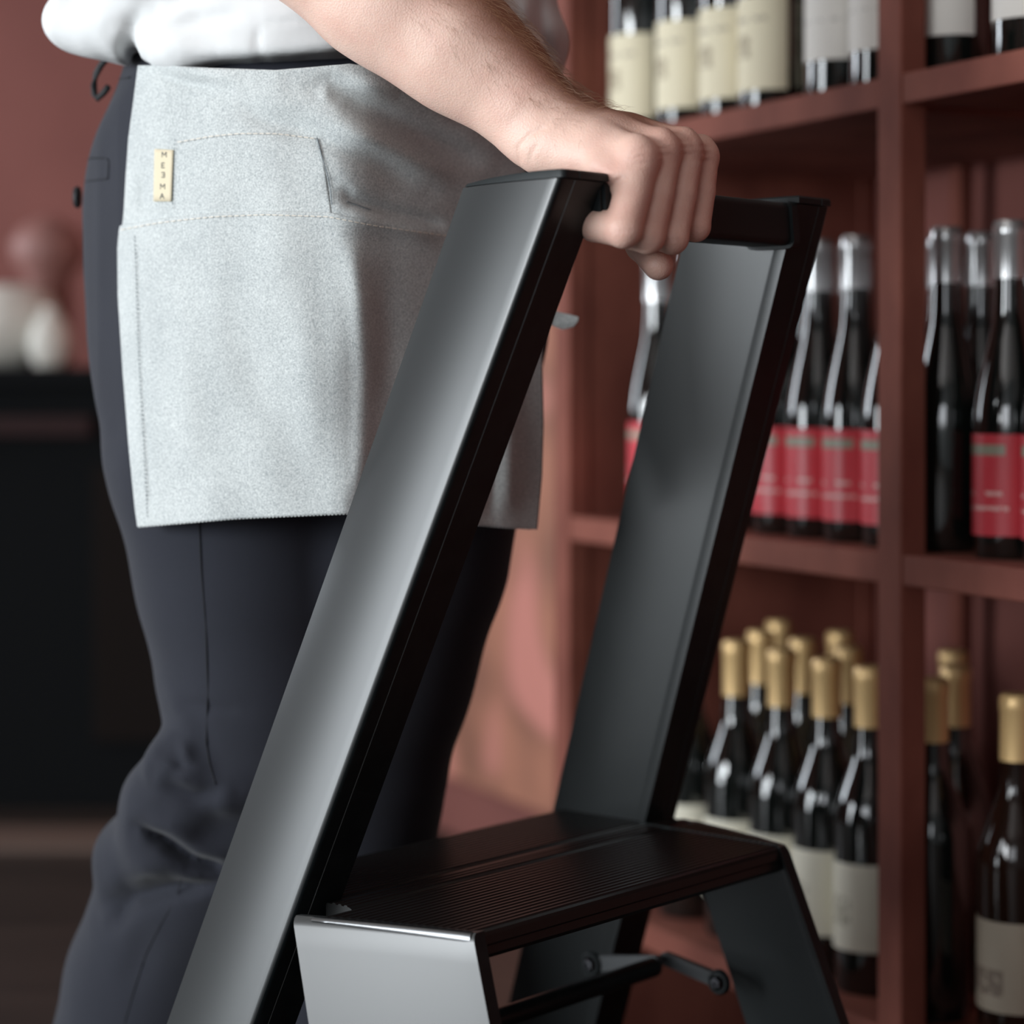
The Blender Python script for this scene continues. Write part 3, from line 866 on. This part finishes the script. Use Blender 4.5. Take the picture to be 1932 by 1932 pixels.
# skin folds over the knuckles
for i in range(4):
    for dzz in (-.004, .001, .006):
        c = MCP[i] + Vector((0, 0, dzz)); H.fold([c + Vector((-.006, 0, -.001)), c + Vector((.006, 0, .001))], .0012, -.00055, c.y)
        c = PIP[i] + Vector((0, 0, dzz + .002)); H.fold([c + Vector((-.006, 0, -.001)), c + Vector((.006, 0, .0))], .0011, -.00035, c.y)
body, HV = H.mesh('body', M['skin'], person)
body['label'] = 'bare right forearm and gripping hand'
red = np.zeros(len(HV), np.float32)
for p, rr_, a_ in [(q, .016, .55) for q in MCP] + [(q, .015, .4) for q in PIP] + [(P(1243, 505, 1.66), .02, .5), (P(1160, 335, 1.60), .022, .35), (P(1010, 150, 1.66), .03, .25), (P(1150, 440, 1.6), .02, .3)]:
    d2 = ((HV - np.array(p)) ** 2).sum(1); red = np.maximum(red, a_ * np.exp(-d2 / rr_ ** 2))
for i in range(4):
    for q in (0.3, .55, .8):
        d2 = ((HV - np.array(MCP[i].lerp(PIP[i], q))) ** 2).sum(1); red = np.maximum(red, .38 * np.exp(-d2 / .017 ** 2))
# tanned, hairier upper side of the forearm, its shade painted in as well
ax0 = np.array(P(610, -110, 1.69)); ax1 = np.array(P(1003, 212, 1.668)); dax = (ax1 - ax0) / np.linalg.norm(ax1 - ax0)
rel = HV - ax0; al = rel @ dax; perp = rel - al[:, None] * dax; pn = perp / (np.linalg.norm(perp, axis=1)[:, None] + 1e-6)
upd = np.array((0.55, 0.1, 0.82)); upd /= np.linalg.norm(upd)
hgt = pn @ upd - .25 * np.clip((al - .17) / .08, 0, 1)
tan_shade_w = np.clip((hgt - .12) / .55, 0, 1) * np.clip(1 - (al - .27) / .06, 0, 1)
at = body.data.attributes.new('tan', 'FLOAT', 'POINT'); at.data.foreach_set('value', tan_shade_w.astype(np.float32))
red = np.clip(red + .35 * tan_shade_w, 0, 1)
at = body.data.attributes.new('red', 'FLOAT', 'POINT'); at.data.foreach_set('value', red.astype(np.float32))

# arm hair
hv = []; hf = []
nrm = np.empty(len(HV) * 3, np.float32); body.data.vertices.foreach_get('normal', nrm); nrm = nrm.reshape(-1, 3)
wgt = np.clip((pn @ upd + .35) / .8, 0, 1) * (al > .0) * np.clip(1 - (al - .215) / .05, 0, 1) * (np.linalg.norm(rel - al[:, None] * dax, axis=1) < .06)
wgt = wgt / wgt.sum()
idx = rng.choice(len(HV), 2600, p=wgt)
for i in idx:
    p = HV[i]; n = nrm[i]; L = .008 + .009 * rng.random()
    tdir = dax * .8 + np.array((0, 0, -.45)) + rng.normal(size=3) * .25; tdir -= n * (tdir @ n); tdir /= np.linalg.norm(tdir)
    w0 = 0.000085
    sd = np.cross(n, tdir); b0 = len(hv)
    for j, (tt, lift) in enumerate(((0, 0), (.4, .28), (.75, .38), (1, .36))):
        c = p + tdir * L * tt + n * L * lift; ww = w0 * (1 - tt * .8)
        hv += [c + sd * ww, c - sd * ww * .5 + n * ww, c - sd * ww * .5 - n * ww]
    for j in range(3):
        for q in range(3):
            a = b0 + j * 3 + q; c = b0 + j * 3 + (q + 1) % 3; hf.append((a, c, c + 3, a + 3))
ho = raw('arm_hair', hv, hf, M['hair'], person); ho['kind'] = 'stuff'

# ---- apron (cloth sheet hanging round the hips)


def lerpk(x, K):
    K = np.array(K, float); return np.interp(x, K[:, 0], K[:, 1])


def smooth_k(x, K, w_=22):
    x = np.asarray(x, float)
    return (lerpk(x - w_, K) + lerpk(x + w_, K) + lerpk(x - w_ / 2, K) + lerpk(x + w_ / 2, K) + 2 * lerpk(x, K)) / 6


YT = [(110, 1.985), (150, 1.925), (185, 1.878), (222, 1.846), (260, 1.822), (300, 1.802), (400, 1.765), (520, 1.738), (640, 1.726), (690, 1.732), (760, 1.758), (850, 1.796), (940, 1.836), (1040, 1.885)]
YB = [(110, 1.985), (150, 1.935), (185, 1.890), (235, 1.850), (262, 1.835), (300, 1.815), (400, 1.785), (520, 1.765), (650, 1.755), (690, 1.768), (760, 1.795), (850, 1.822), (940, 1.850), (1040, 1.885)]
XL = [(100, 258), (122, 256), (200, 246), (260, 238), (330, 233), (400, 229), (420, 227), (435, 224), (470, 221), (560, 222), (700, 231), (850, 243), (960, 254), (995, 259)]
XR = [(100, 960), (290, 986), (380, 1000), (450, 1010), (600, 1022), (800, 1026), (900, 1023), (1000, 1014)]
TOP = [(200, 124), (300, 123), (400, 128), (520, 132), (600, 126), (660, 120), (740, 132), (830, 170), (900, 220), (985, 285), (1040, 300)]
BOT = [(200, 994), (262, 993), (450, 977), (660, 968), (800, 978), (905, 990), (950, 994), (1012, 998), (1040, 998)]
FOLDS = [  # polyline, width px, amplitude (m, + towards camera)
    ([(560, 150), (620, 160), (700, 205), (800, 262), (930, 320)], 24, -.010),
    ([(600, 150), (618, 175), (640, 190)], 14, .006),
    ([(610, 235), (700, 262), (800, 308), (880, 345)], 26, .008),
    ([(640, 150), (760, 165), (880, 235)], 22, .006),
    ([(430, 192), (500, 225), (590, 250), (700, 300), (800, 360)], 22, -.0055),
    ([(280, 128), (330, 152), (420, 168)], 12, -.004),
    ([(300, 118), (380, 140), (470, 148)], 14, .003),
    ([(632, 350), (665, 378), (730, 400), (850, 428)], 14, -.0065),
    ([(640, 395), (740, 425), (840, 452)], 18, .005),
    ([(270, 330), (268, 370), (266, 405)], 8, -.0032),
    ([(250, 450), (252, 600), (262, 800), (272, 960)], 9, .0016),
    ([(262, 450), (266, 600), (276, 800), (286, 960)], 6, -.0016),
    ([(660, 440), (680, 560), (690, 700), (684, 860), (675, 960)], 22, .0045),
    ([(720, 470), (735, 640), (730, 800)], 30, -.006),
    ([(330, 480), (345, 620), (350, 800), (360, 940)], 34, .0035),
    ([(430, 470), (450, 620), (500, 760), (560, 880)], 40, -.003),
    ([(560, 500), (570, 640), (590, 800), (590, 940)], 36, .003),
    ([(960, 640), (965, 800), (960, 980)], 18, .004),
    ([(925, 700), (930, 860), (925, 990)], 14, -.003),
]


def fold_y(x, y):
    out = np.zeros_like(x, float)
    for poly, wd, amp in FOLDS:
        best = None
        for i in range(len(poly) - 1):
            (ax_, ay_), (bx_, by_) = poly[i], poly[i + 1]; dx, dy = bx_ - ax_, by_ - ay_
            t = np.clip(((x - ax_) * dx + (y - ay_) * dy) / (dx * dx + dy * dy), 0, 1)
            d2 = (x - ax_ - t * dx) ** 2 + (y - ay_ - t * dy) ** 2
            best = d2 if best is None else np.minimum(best, d2)
        e0 = (x - poly[0][0]) ** 2 + (y - poly[0][1]) ** 2; e1 = (x - poly[-1][0]) ** 2 + (y - poly[-1][1]) ** 2
        tap = (1 - .8 * np.exp(-e0 / (2.2 * wd) ** 2)) * (1 - .8 * np.exp(-e1 / (2.2 * wd) ** 2))
        out += 1.25 * amp * tap * np.exp(-best / wd ** 2)
    return out


def apron_y(x, y):
    x = np.asarray(x, float); y = np.asarray(y, float)
    s_ = np.clip((y - 120) / 870, 0, 1)
    return smooth_k(x, YT) * (1 - s_) + smooth_k(x, YB) * s_ - fold_y(x, y) + .0007 * np.sin(x / 37 + y / 51) + .0006 * np.sin(x / 23 - y / 80)


# ---- trousers
T = Field((-0.50, 1.68, 0.02), (0.12, 2.20, 1.22), 0.0034)
T.ell(P(570, 400, 1.925), (.186, .150, .165), .02)
T.ell(P(610, 160, 1.925), (.170, .130, .14), .04)
# right leg (near side)
T.chain([P(410, 400, 1.93), P(430, 620, 1.935), P(452, 860, 1.94), P(478, 1100, 1.95), P(500, 1300, 1.955), P(508, 1420, 1.96)],
        [.108, .114, .106, .094, .083, .079], .04)
T.chain([P(502, 1420, 1.96), P(440, 1530, 1.985), P(372, 1660, 2.02), P(300, 1850, 2.05), P(210, 2100, 2.09), P(130, 2400, 2.12)],
        [.080, .084, .086, .083, .075, .062], .012)
# left leg
T.chain([P(790, 380, 1.945), P(772, 620, 1.95), P(750, 860, 1.96), P(735, 1050, 1.97), P(700, 1250, 1.98), P(662, 1480, 2.0), P(650, 1800, 2.02), P(640, 2200, 2.04), P(640, 2440, 2.05)],
        [.112, .114, .108, .100, .088, .078, .076, .070, .064], .03)
# the apron presses the cloth flat: nothing of the trousers lies in front of it
B = T.block((-9, -9, -9), (9, 9, 9)); sl, (X, Y, Z) = B
Xf, Yf, Zf = np.broadcast_arrays(X, Y, Z)
qx = 966 + FPX * Xf / Yf; qy = 720 - (Zf - CAMZ) * FPX / Yf
s_ = np.clip((qy - 120) / 870, 0, 1)
lim = lerpk(qx, YT) * (1 - s_) + lerpk(qx, YB) * s_ + .014
pen = (lim - Yf) * 0.8 * np.clip((1120 - qy) / 130, 0, 1) - 0.06 * np.clip((qy - 990) / 130, 0, 1)
kk = .01; hh = np.clip(kk - np.abs(T.a - pen), 0, None) / kk
T.a = (np.maximum(T.a, pen) + hh * hh * kk * .25).astype(np.float32)
# knee folds of the near leg
T.chain([P(300, 1480, 1.95), P(330, 1455, 1.905), P(420, 1500, 1.885)], [.016, .018, .006], .035)
T.chain([P(287, 1520, 1.95), P(300, 1515, 1.93), P(350, 1540, 1.90)], [.018, .018, .006], .035)
T.chain([P(235, 1610, 1.99), P(300, 1585, 1.935), P(360, 1640, 1.92)], [.020, .016, .006], .035)
f = T.fold
f([P(262, 1575, 1.9), P(310, 1590, 1.9), P(360, 1632, 1.9), P(440, 1650, 1.9)], .008, -.010, 2.0)
f([P(325, 1415, 1.9), P(345, 1440, 1.9), P(300, 1450, 1.9), P(282, 1470, 1.9)], .007, -.005, 2.0)
f([P(300, 1468, 1.9), P(370, 1490, 1.9), P(440, 1485, 1.9)], .008, -.006, 2.0)
f([P(170, 1770, 1.9), P(230, 1710, 1.9), P(320, 1680, 1.9), P(400, 1668, 1.9)], .012, -.010, 2.02)
f([P(210, 1690, 1.9), P(270, 1650, 1.9), P(330, 1650, 1.9)], .012, .005, 2.02)
f([P(330, 1330, 1.9), P(400, 1322, 1.9), P(470, 1330, 1.9)], .006, -.002, 2.0)
f([P(300, 1300, 1.9), P(350, 1345, 1.9), P(380, 1420, 1.9)], .010, .003, 2.0)
f([P(330, 1390, 1.9), P(352, 1400, 1.9), P(372, 1440, 1.9)], .006, .004, 2.0)
f([P(200, 800, 1.9), P(260, 815, 1.9)], .010, -.004, 2.2)
f([P(205, 870, 1.9), P(260, 900, 1.9)], .010, .003, 2.2)
f([P(258, 1560, 1.9), P(300, 1582, 1.9), P(350, 1618, 1.9), P(420, 1640, 1.9)], .0045, -.007, 2.0)
f([P(270, 1540, 1.9), P(320, 1560, 1.9), P(380, 1600, 1.9), P(450, 1622, 1.9)], .009, .005, 2.0)
f([P(290, 1460, 1.9), P(330, 1440, 1.9), P(352, 1452, 1.9), P(372, 1470, 1.9)], .006, .005, 2.0)
f([P(190, 1780, 1.9), P(240, 1722, 1.9), P(320, 1690, 1.9), P(420, 1672, 1.9)], .0060, -.006, 2.02)
f([P(280, 1750, 1.9), P(240, 1850, 1.9), P(200, 1930, 1.9)], .014, -.003, 2.05)
f([P(150, 420, 1.9), P(165, 600, 1.9)], .02, .002, 2.2)
T.wob(.0014, 30, 3)
trousers, TV = T.mesh('trousers', M['trouser'], person)
trousers['label'] = 'dark navy twill trousers'


def on_cloth(Fd, pts, off=0.0004):
    out = []
    for i in range(len(pts) - 1):
        for k in range(8 if i < len(pts) - 2 else 9):
            s_ = k / 8; x = pts[i][0] + (pts[i + 1][0] - pts[i][0]) * s_; y = pts[i][1] + (pts[i + 1][1] - pts[i][1]) * s_
            Y = Fd.hit(x, y)
            if Y: out.append(P(x, y, Y - off))
    return out


def seam(pts, r, material, parent, name='seam', Fd=T, off=.0001):
    q = on_cloth(Fd, pts, off)
    if len(q) > 2:
        # smooth the measured depth
        ys = [p.y for p in q]
        for _ in range(6): ys = [ys[0]] + [(ys[i - 1] + ys[i] * 2 + ys[i + 1]) / 4 for i in range(1, len(ys) - 1)] + [ys[-1]]
        q = [Vector((p.x, y, p.z)) for p, y in zip(q, ys)]
        V, F = tube(q, r, 6); return raw(name, V, F, material, parent, smooth=True)


seam([(375, 975), (380, 1080), (388, 1180), (392, 1300), (389, 1400), (395, 1440), (407, 1480)], .0008, M['seam_dark'], trousers)
seam([(352, 1620), (335, 1690), (300, 1750), (275, 1800), (252, 1870), (235, 1930)], .0006, M['seam_dark'], trousers)
seam([(210, 154), (228, 149), (246, 146)], .0010, M['seam_dark'], trousers)
seam([(158, 306), (172, 298), (200, 298), (206, 304), (204, 338)], .0009, M['seam_dark'], trousers, 'pocket_welt')
seam([(158, 343), (180, 340), (203, 337)], .0008, M['seam_dark'], trousers, 'pocket_welt')
bt = P(147, 372, 1.955)
V, F = lathe([(.002, .0035), (.0085, .003), (.010, 0), (.008, -.002)], 24)
bo = raw('button', V, F, M['cord'], trousers, autosmooth=40); bo.matrix_local = Matrix.Translation(bt) @ Matrix.Rotation(math.radians(-90), 4, 'Y')
# shoes, below the frame
for p, nm in ((P(130, 2440, 2.10), 0), (P(650, 2480, 2.02), 1)):
    G = Field((p.x - .12, p.y - .28, -0.01), (p.x + .12, p.y + .10, 0.14), .004)
    G.chain([Vector((p.x, p.y + .02, .05)), Vector((p.x + .02, p.y - .09, .042)), Vector((p.x + .03, p.y - .19, .030))], [.046, .040, .032], .03)
    G.cone(Vector((p.x, p.y + .01, .06)), Vector((p.x, p.y + .01, .10)), .045, .042, .02)
    B = G.block((-9, -9, -9), (9, 9, 0.0)); G.a[B[0]] = np.maximum(G.a[B[0]], .003)
    o, _ = G.mesh('shoe', M['cord'], person)

# ---- shirt
W = Field((-0.46, 1.66, 1.06), (0.12, 2.16, 1.56), 0.0032)
B = W.block((-9, -9, -9), (9, 9, 9)); sl, (X, Y, Z) = B
cx, cy = -0.148, 1.915
az = 0.186 + 0.010 * np.exp(-((Z - 1.165) / .03) ** 2) + 0.06 * np.clip(Z - 1.22, 0, .4)
bz = 0.158 + 0.010 * np.exp(-((Z - 1.165) / .03) ** 2)
q = np.sqrt(((X - cx) / az) ** 2 + ((Y - cy) / bz) ** 2)
d = (q - 1) * bz
hem = 1.1345 + 0.004 * np.sin((X + .1) * 14) + np.clip((X + 0.02), 0, 1) * -.25 + np.clip(-.30 - X, 0, 1) * .35     # hem height around the body
k2 = .012
dz2 = hem - Z
hh = np.clip(k2 - np.abs(d - dz2), 0, None) / k2
d = np.maximum(d, dz2) + hh * hh * k2 * .25
d = np.maximum(d, Z - 1.50)
W.a = np.clip(d, -BIG, BIG).astype(np.float32)
# bloused fabric at the back/left and the rolled sleeve falling over the hip
W.chain([P(150, 36, 1.85), P(185, 48, 1.84), P(235, 20, 1.83), P(300, -60, 1.82), P(380, -260, 1.84)], [.0290, .0235, .030, .045, .06], .015)
W.cone(P(190, 55, 1.86), P(260, 95, 1.86), .020, .014, .02)
W.cone(P(262, 55, 1.83), P(340, 80, 1.80), .020, .016, .03)
W.chain([P(380, -420, 1.90), P(470, -330, 1.78), P(540, -245, 1.73)], [.085, .075, .066], .03)
W.chain([P(860, -420, 1.95), P(1050, -250, 2.0)], [.085, .07], .03)
W.fold([P(255, 118, 1.8), P(240, 85, 1.8), P(252, 50, 1.8), P(285, 25, 1.8)], .008, -.010, 1.95)
W.fold([P(215, 60, 1.8), P(232, 80, 1.8), P(262, 100, 1.8)], .007, -.008, 2.0)
W.fold([P(300, 90, 1.8), P(420, 108, 1.8), P(560, 112, 1.8), P(700, 98, 1.8)], .008, .003, 1.95)
W.fold([P(300, 70, 1.8), P(380, 50, 1.8), P(480, 40, 1.8)], .007, -.0035, 1.95)
W.fold([P(505, 60, 1.8), P(495, 90, 1.8), P(500, 118, 1.8)], .0035, -.002, 1.95)
W.fold([P(505, 62, 1.8), P(580, 58, 1.8), P(660, 66, 1.8)], .003, -.0012, 1.95)
W.fold([P(640, 70, 1.8), P(655, 100, 1.8)], .005, -.004, 1.95)
W.fold([P(680, 85, 1.8), P(690, 115, 1.8)], .004, .003, 1.95)
W.fold([P(1010, 0, 1.9), P(1018, 80, 1.9), P(1035, 150, 1.9)], .008, -.006, 2.05)
W.fold([P(990, 20, 1.9), P(1000, 110, 1.9)], .006, .005, 2.05)
W.wob(.0020, 55, 8)
shirt, _ = W.mesh('shirt', M['shirt'], person)
shirt['label'] = 'loose white cotton shirt hanging over the waistband'

def sheet(name, nx, ny, fx, thick, off, material, parent):
    uu, vv = np.meshgrid(np.linspace(0, 1, nx), np.linspace(0, 1, ny))
    x, y = fx(uu, vv); Yd = apron_y(x, y) - off
    V = np.stack([(x - 966) / FPX * Yd, Yd, CAMZ + (720 - y) / FPX * Yd], -1).reshape(-1, 3)
    F = [(j * nx + i, j * nx + i + 1, (j + 1) * nx + i + 1, (j + 1) * nx + i) for j in range(ny - 1) for i in range(nx - 1)]
    me = bpy.data.meshes.new(name); me.from_pydata([tuple(v) for v in V], [], F); me.update()
    bm = bmesh.new(); bm.from_mesh(me); bmesh.ops.recalc_face_normals(bm, faces=bm.faces)
    if sum(f_.normal.y for f_ in bm.faces) > 0: bmesh.ops.reverse_faces(bm, faces=bm.faces[:])
    bm.to_mesh(me); bm.free()
    o = link(name, me, material, parent, smooth=True)
    md = o.modifiers.new('thickness', 'SOLIDIFY'); md.thickness = thick; md.offset = -1
    return o


def ap_map(u_, v_):
    y = 120 + 870 * v_; 
    for _ in range(3):
        x = lerpk(y, XL) + 4 + (lerpk(y, XR) - lerpk(y, XL) - 4) * u_
        y = lerpk(x, TOP) + (lerpk(x, BOT) - lerpk(x, TOP)) * v_
    return x, y


apron = sheet('apron', 200, 200, ap_map, .0012, 0.0, M['apron'], person)
apron['label'] = 'pale grey denim waist apron'
SEAMY = [(215, 436), (300, 420), (400, 409), (500, 405), (620, 409), (700, 425), (850, 446), (1010, 470), (1040, 475)]


def pk_map(u_, v_):
    y = 430 + 560 * v_
    for _ in range(3):
        x = lerpk(y, XL) + (lerpk(y, XR) - lerpk(y, XL)) * u_
        top = lerpk(x, SEAMY) - 8
        y = top + (lerpk(x, BOT) + 1 - top) * v_
    return x, y


pocket = sheet('pocket', 180, 140, pk_map, .0012, .0020, M['apron'], apron)
pocket['label'] = 'wide lower pocket panel'


def pk2_map(u_, v_):
    x0 = 328; x1 = 598 + 28 * v_ ** .7
    x = x0 + (x1 - x0) * u_
    top = lerpk(x, [(328, 268), (400, 255), (470, 250), (540, 253), (600, 262)])
    return x, top + (412 - top) * v_


sheet('pocket', 80, 50, pk2_map, .0006, .0007, M['apron'], apron)


def stitches(name, paths, material, off, dash, gap, r, wig=0):
    Vs = []; Fs = []
    for path in paths:
        L = [0]
        for i in range(len(path) - 1): L.append(L[-1] + math.dist(path[i], path[i + 1]))
        s_ = 0
        xs = [p[0] for p in path]; ys = [p[1] for p in path]
        while s_ < L[-1]:
            pts = []
            for k in range(3):
                q = min(s_ + dash * k / 2, L[-1]); x = float(np.interp(q, L, xs)); y = float(np.interp(q, L, ys))
                pts.append(P(x, y, float(apron_y(x, y)) - off))
            V, F = tube(pts, r, 5); b0 = len(Vs); Vs += V; Fs += [tuple(i + b0 for i in f_) for f_ in F]
            s_ += dash + gap
    o = raw(name, Vs, Fs, material, apron); o['kind'] = 'stuff'
    return o


seam_line = [(x, float(lerpk(x, SEAMY))) for x in range(228, 1005, 30)]
stitches('pale_stitching', [seam_line, [(335, 268), (400, 257), (450, 252), (520, 252), (592, 261)]], M['thread_pale'], .0042, 8, 4, .00036)
stitches('dark_stitching', [[(254, 445), (258, 560), (263, 700), (270, 820), (278, 975)], [(330, 262), (327, 330), (326, 396)]], M['thread_dark'], .0030, 4, 4, .0003)
stitches('pocket_stitching', [[(598, 260), (606, 290), (618, 330), (624, 360), (626, 386)], [(655, 380), (700, 396)]], M['thread_dark'], .0018, 10, 1, .0005)
# twisted edge threads along the selvedge hem
hemp = [(x, float(lerpk(x, BOT)) + 1) for x in range(262, 1010, 20)]
stitches('hem_fringe', [hemp], M['apron'], .0012, 4, 3, .0007)

# fabric tag with lettering, sewn beside the small pocket


def strip_on(name, quad, off, thick, material, parent, n=8):
    (x0, y0), (x1, y1), (x2, y2), (x3, y3) = quad    # tl, tr, br, bl
    V = []
    for j in range(n + 1):
        for i in range(n + 1):
            a, c = i / n, j / n
            x = (x0 * (1 - a) + x1 * a) * (1 - c) + (x3 * (1 - a) + x2 * a) * c
            y = (y0 * (1 - a) + y1 * a) * (1 - c) + (y3 * (1 - a) + y2 * a) * c
            V.append(P(x, y, float(apron_y(x, y)) - off))
    F = [(j * (n + 1) + i, j * (n + 1) + i + 1, (j + 1) * (n + 1) + i + 1, (j + 1) * (n + 1) + i) for j in range(n) for i in range(n)]
    me = bpy.data.meshes.new(name); me.from_pydata(V, [], F); me.update()
    o = link(name, me, material, parent, smooth=True)
    md = o.modifiers.new('thickness', 'SOLIDIFY'); md.thickness = thick; md.offset = 0
    return o


tg = strip_on('fabric_tag', [(292, 281), (327, 283), (323, 380), (290, 380)], .0026, .0008, M['tag'], apron)
tg['label'] = 'cream fabric tag with stacked dark letters'
GL = {'M': [((0, 0), (0, 1)), ((0, 1), (.5, .4)), ((.5, .4), (1, 1)), ((1, 1), (1, 0))],
      'E': [((1, 1), (0, 1)), ((0, 1), (0, 0)), ((0, 0), (1, 0)), ((0, .5), (.8, .5))],
      'e': [((0, 1), (1, 1)), ((1, 1), (1, 0)), ((1, 0), (0, 0)), ((1, .5), (.2, .5))],
      'A': [((0, 0), (.5, 1)), ((.5, 1), (1, 0)), ((.2, .38), (.8, .38))]}
Vs = []; Fs = []
for ch, (gx, gy) in zip('MEeMA', ((310, 292), (308, 312), (308, 330), (307, 352), (306, 370))):
    for (a, c) in GL[ch]:
        pts = []
        for s_ in (0, .5, 1):
            lx = a[0] + (c[0] - a[0]) * s_; ly = a[1] + (c[1] - a[1]) * s_
            wx, hy = (8, 10) if ch in 'MA' else (5.5, 9)
            x = gx + (lx - .5) * wx; y = gy - (ly - .5) * hy
            pts.append(P(x, y, float(apron_y(x, y)) - .0031))
        V, F = tube(pts, .00045, 6); b0 = len(Vs); Vs += V; Fs += [tuple(i + b0 for i in f_) for f_ in F]
raw('lettering', Vs, Fs, M['ink'], apron)

# loop of black apron cord at the waist, grey tie end sticking out on the far side
V, F = tube([P(212, 96, 1.90), P(203, 108, 1.905), P(190, 124, 1.91), P(181, 140, 1.915), P(177, 160, 1.92), P(178, 178, 1.92), P(184, 186, 1.92), P(195, 176, 1.915), P(204, 164, 1.91)], .0028, 8)
raw('waist_cord', V, F, M['cord'], apron, smooth=True)
pts = [P(1000, 590, 1.885), P(1035, 583, 1.885), P(1060, 590, 1.885), P(1078, 594, 1.883), P(1091, 598, 1.882), P(1090, 606, 1.882), P(1082, 616, 1.884), P(1062, 622, 1.886), P(1040, 614, 1.886), P(1000, 604, 1.886)]
V = [p for p in pts] + [p + Vector((0.0006, .0025, 0)) for p in pts]; n = len(pts)
F = [tuple(range(n)), tuple(range(n, 2 * n))[::-1]] + [(i, (i + 1) % n, (i + 1) % n + n, i + n) for i in range(n)]
raw('apron_tie', V, F, M['apron'], apron)
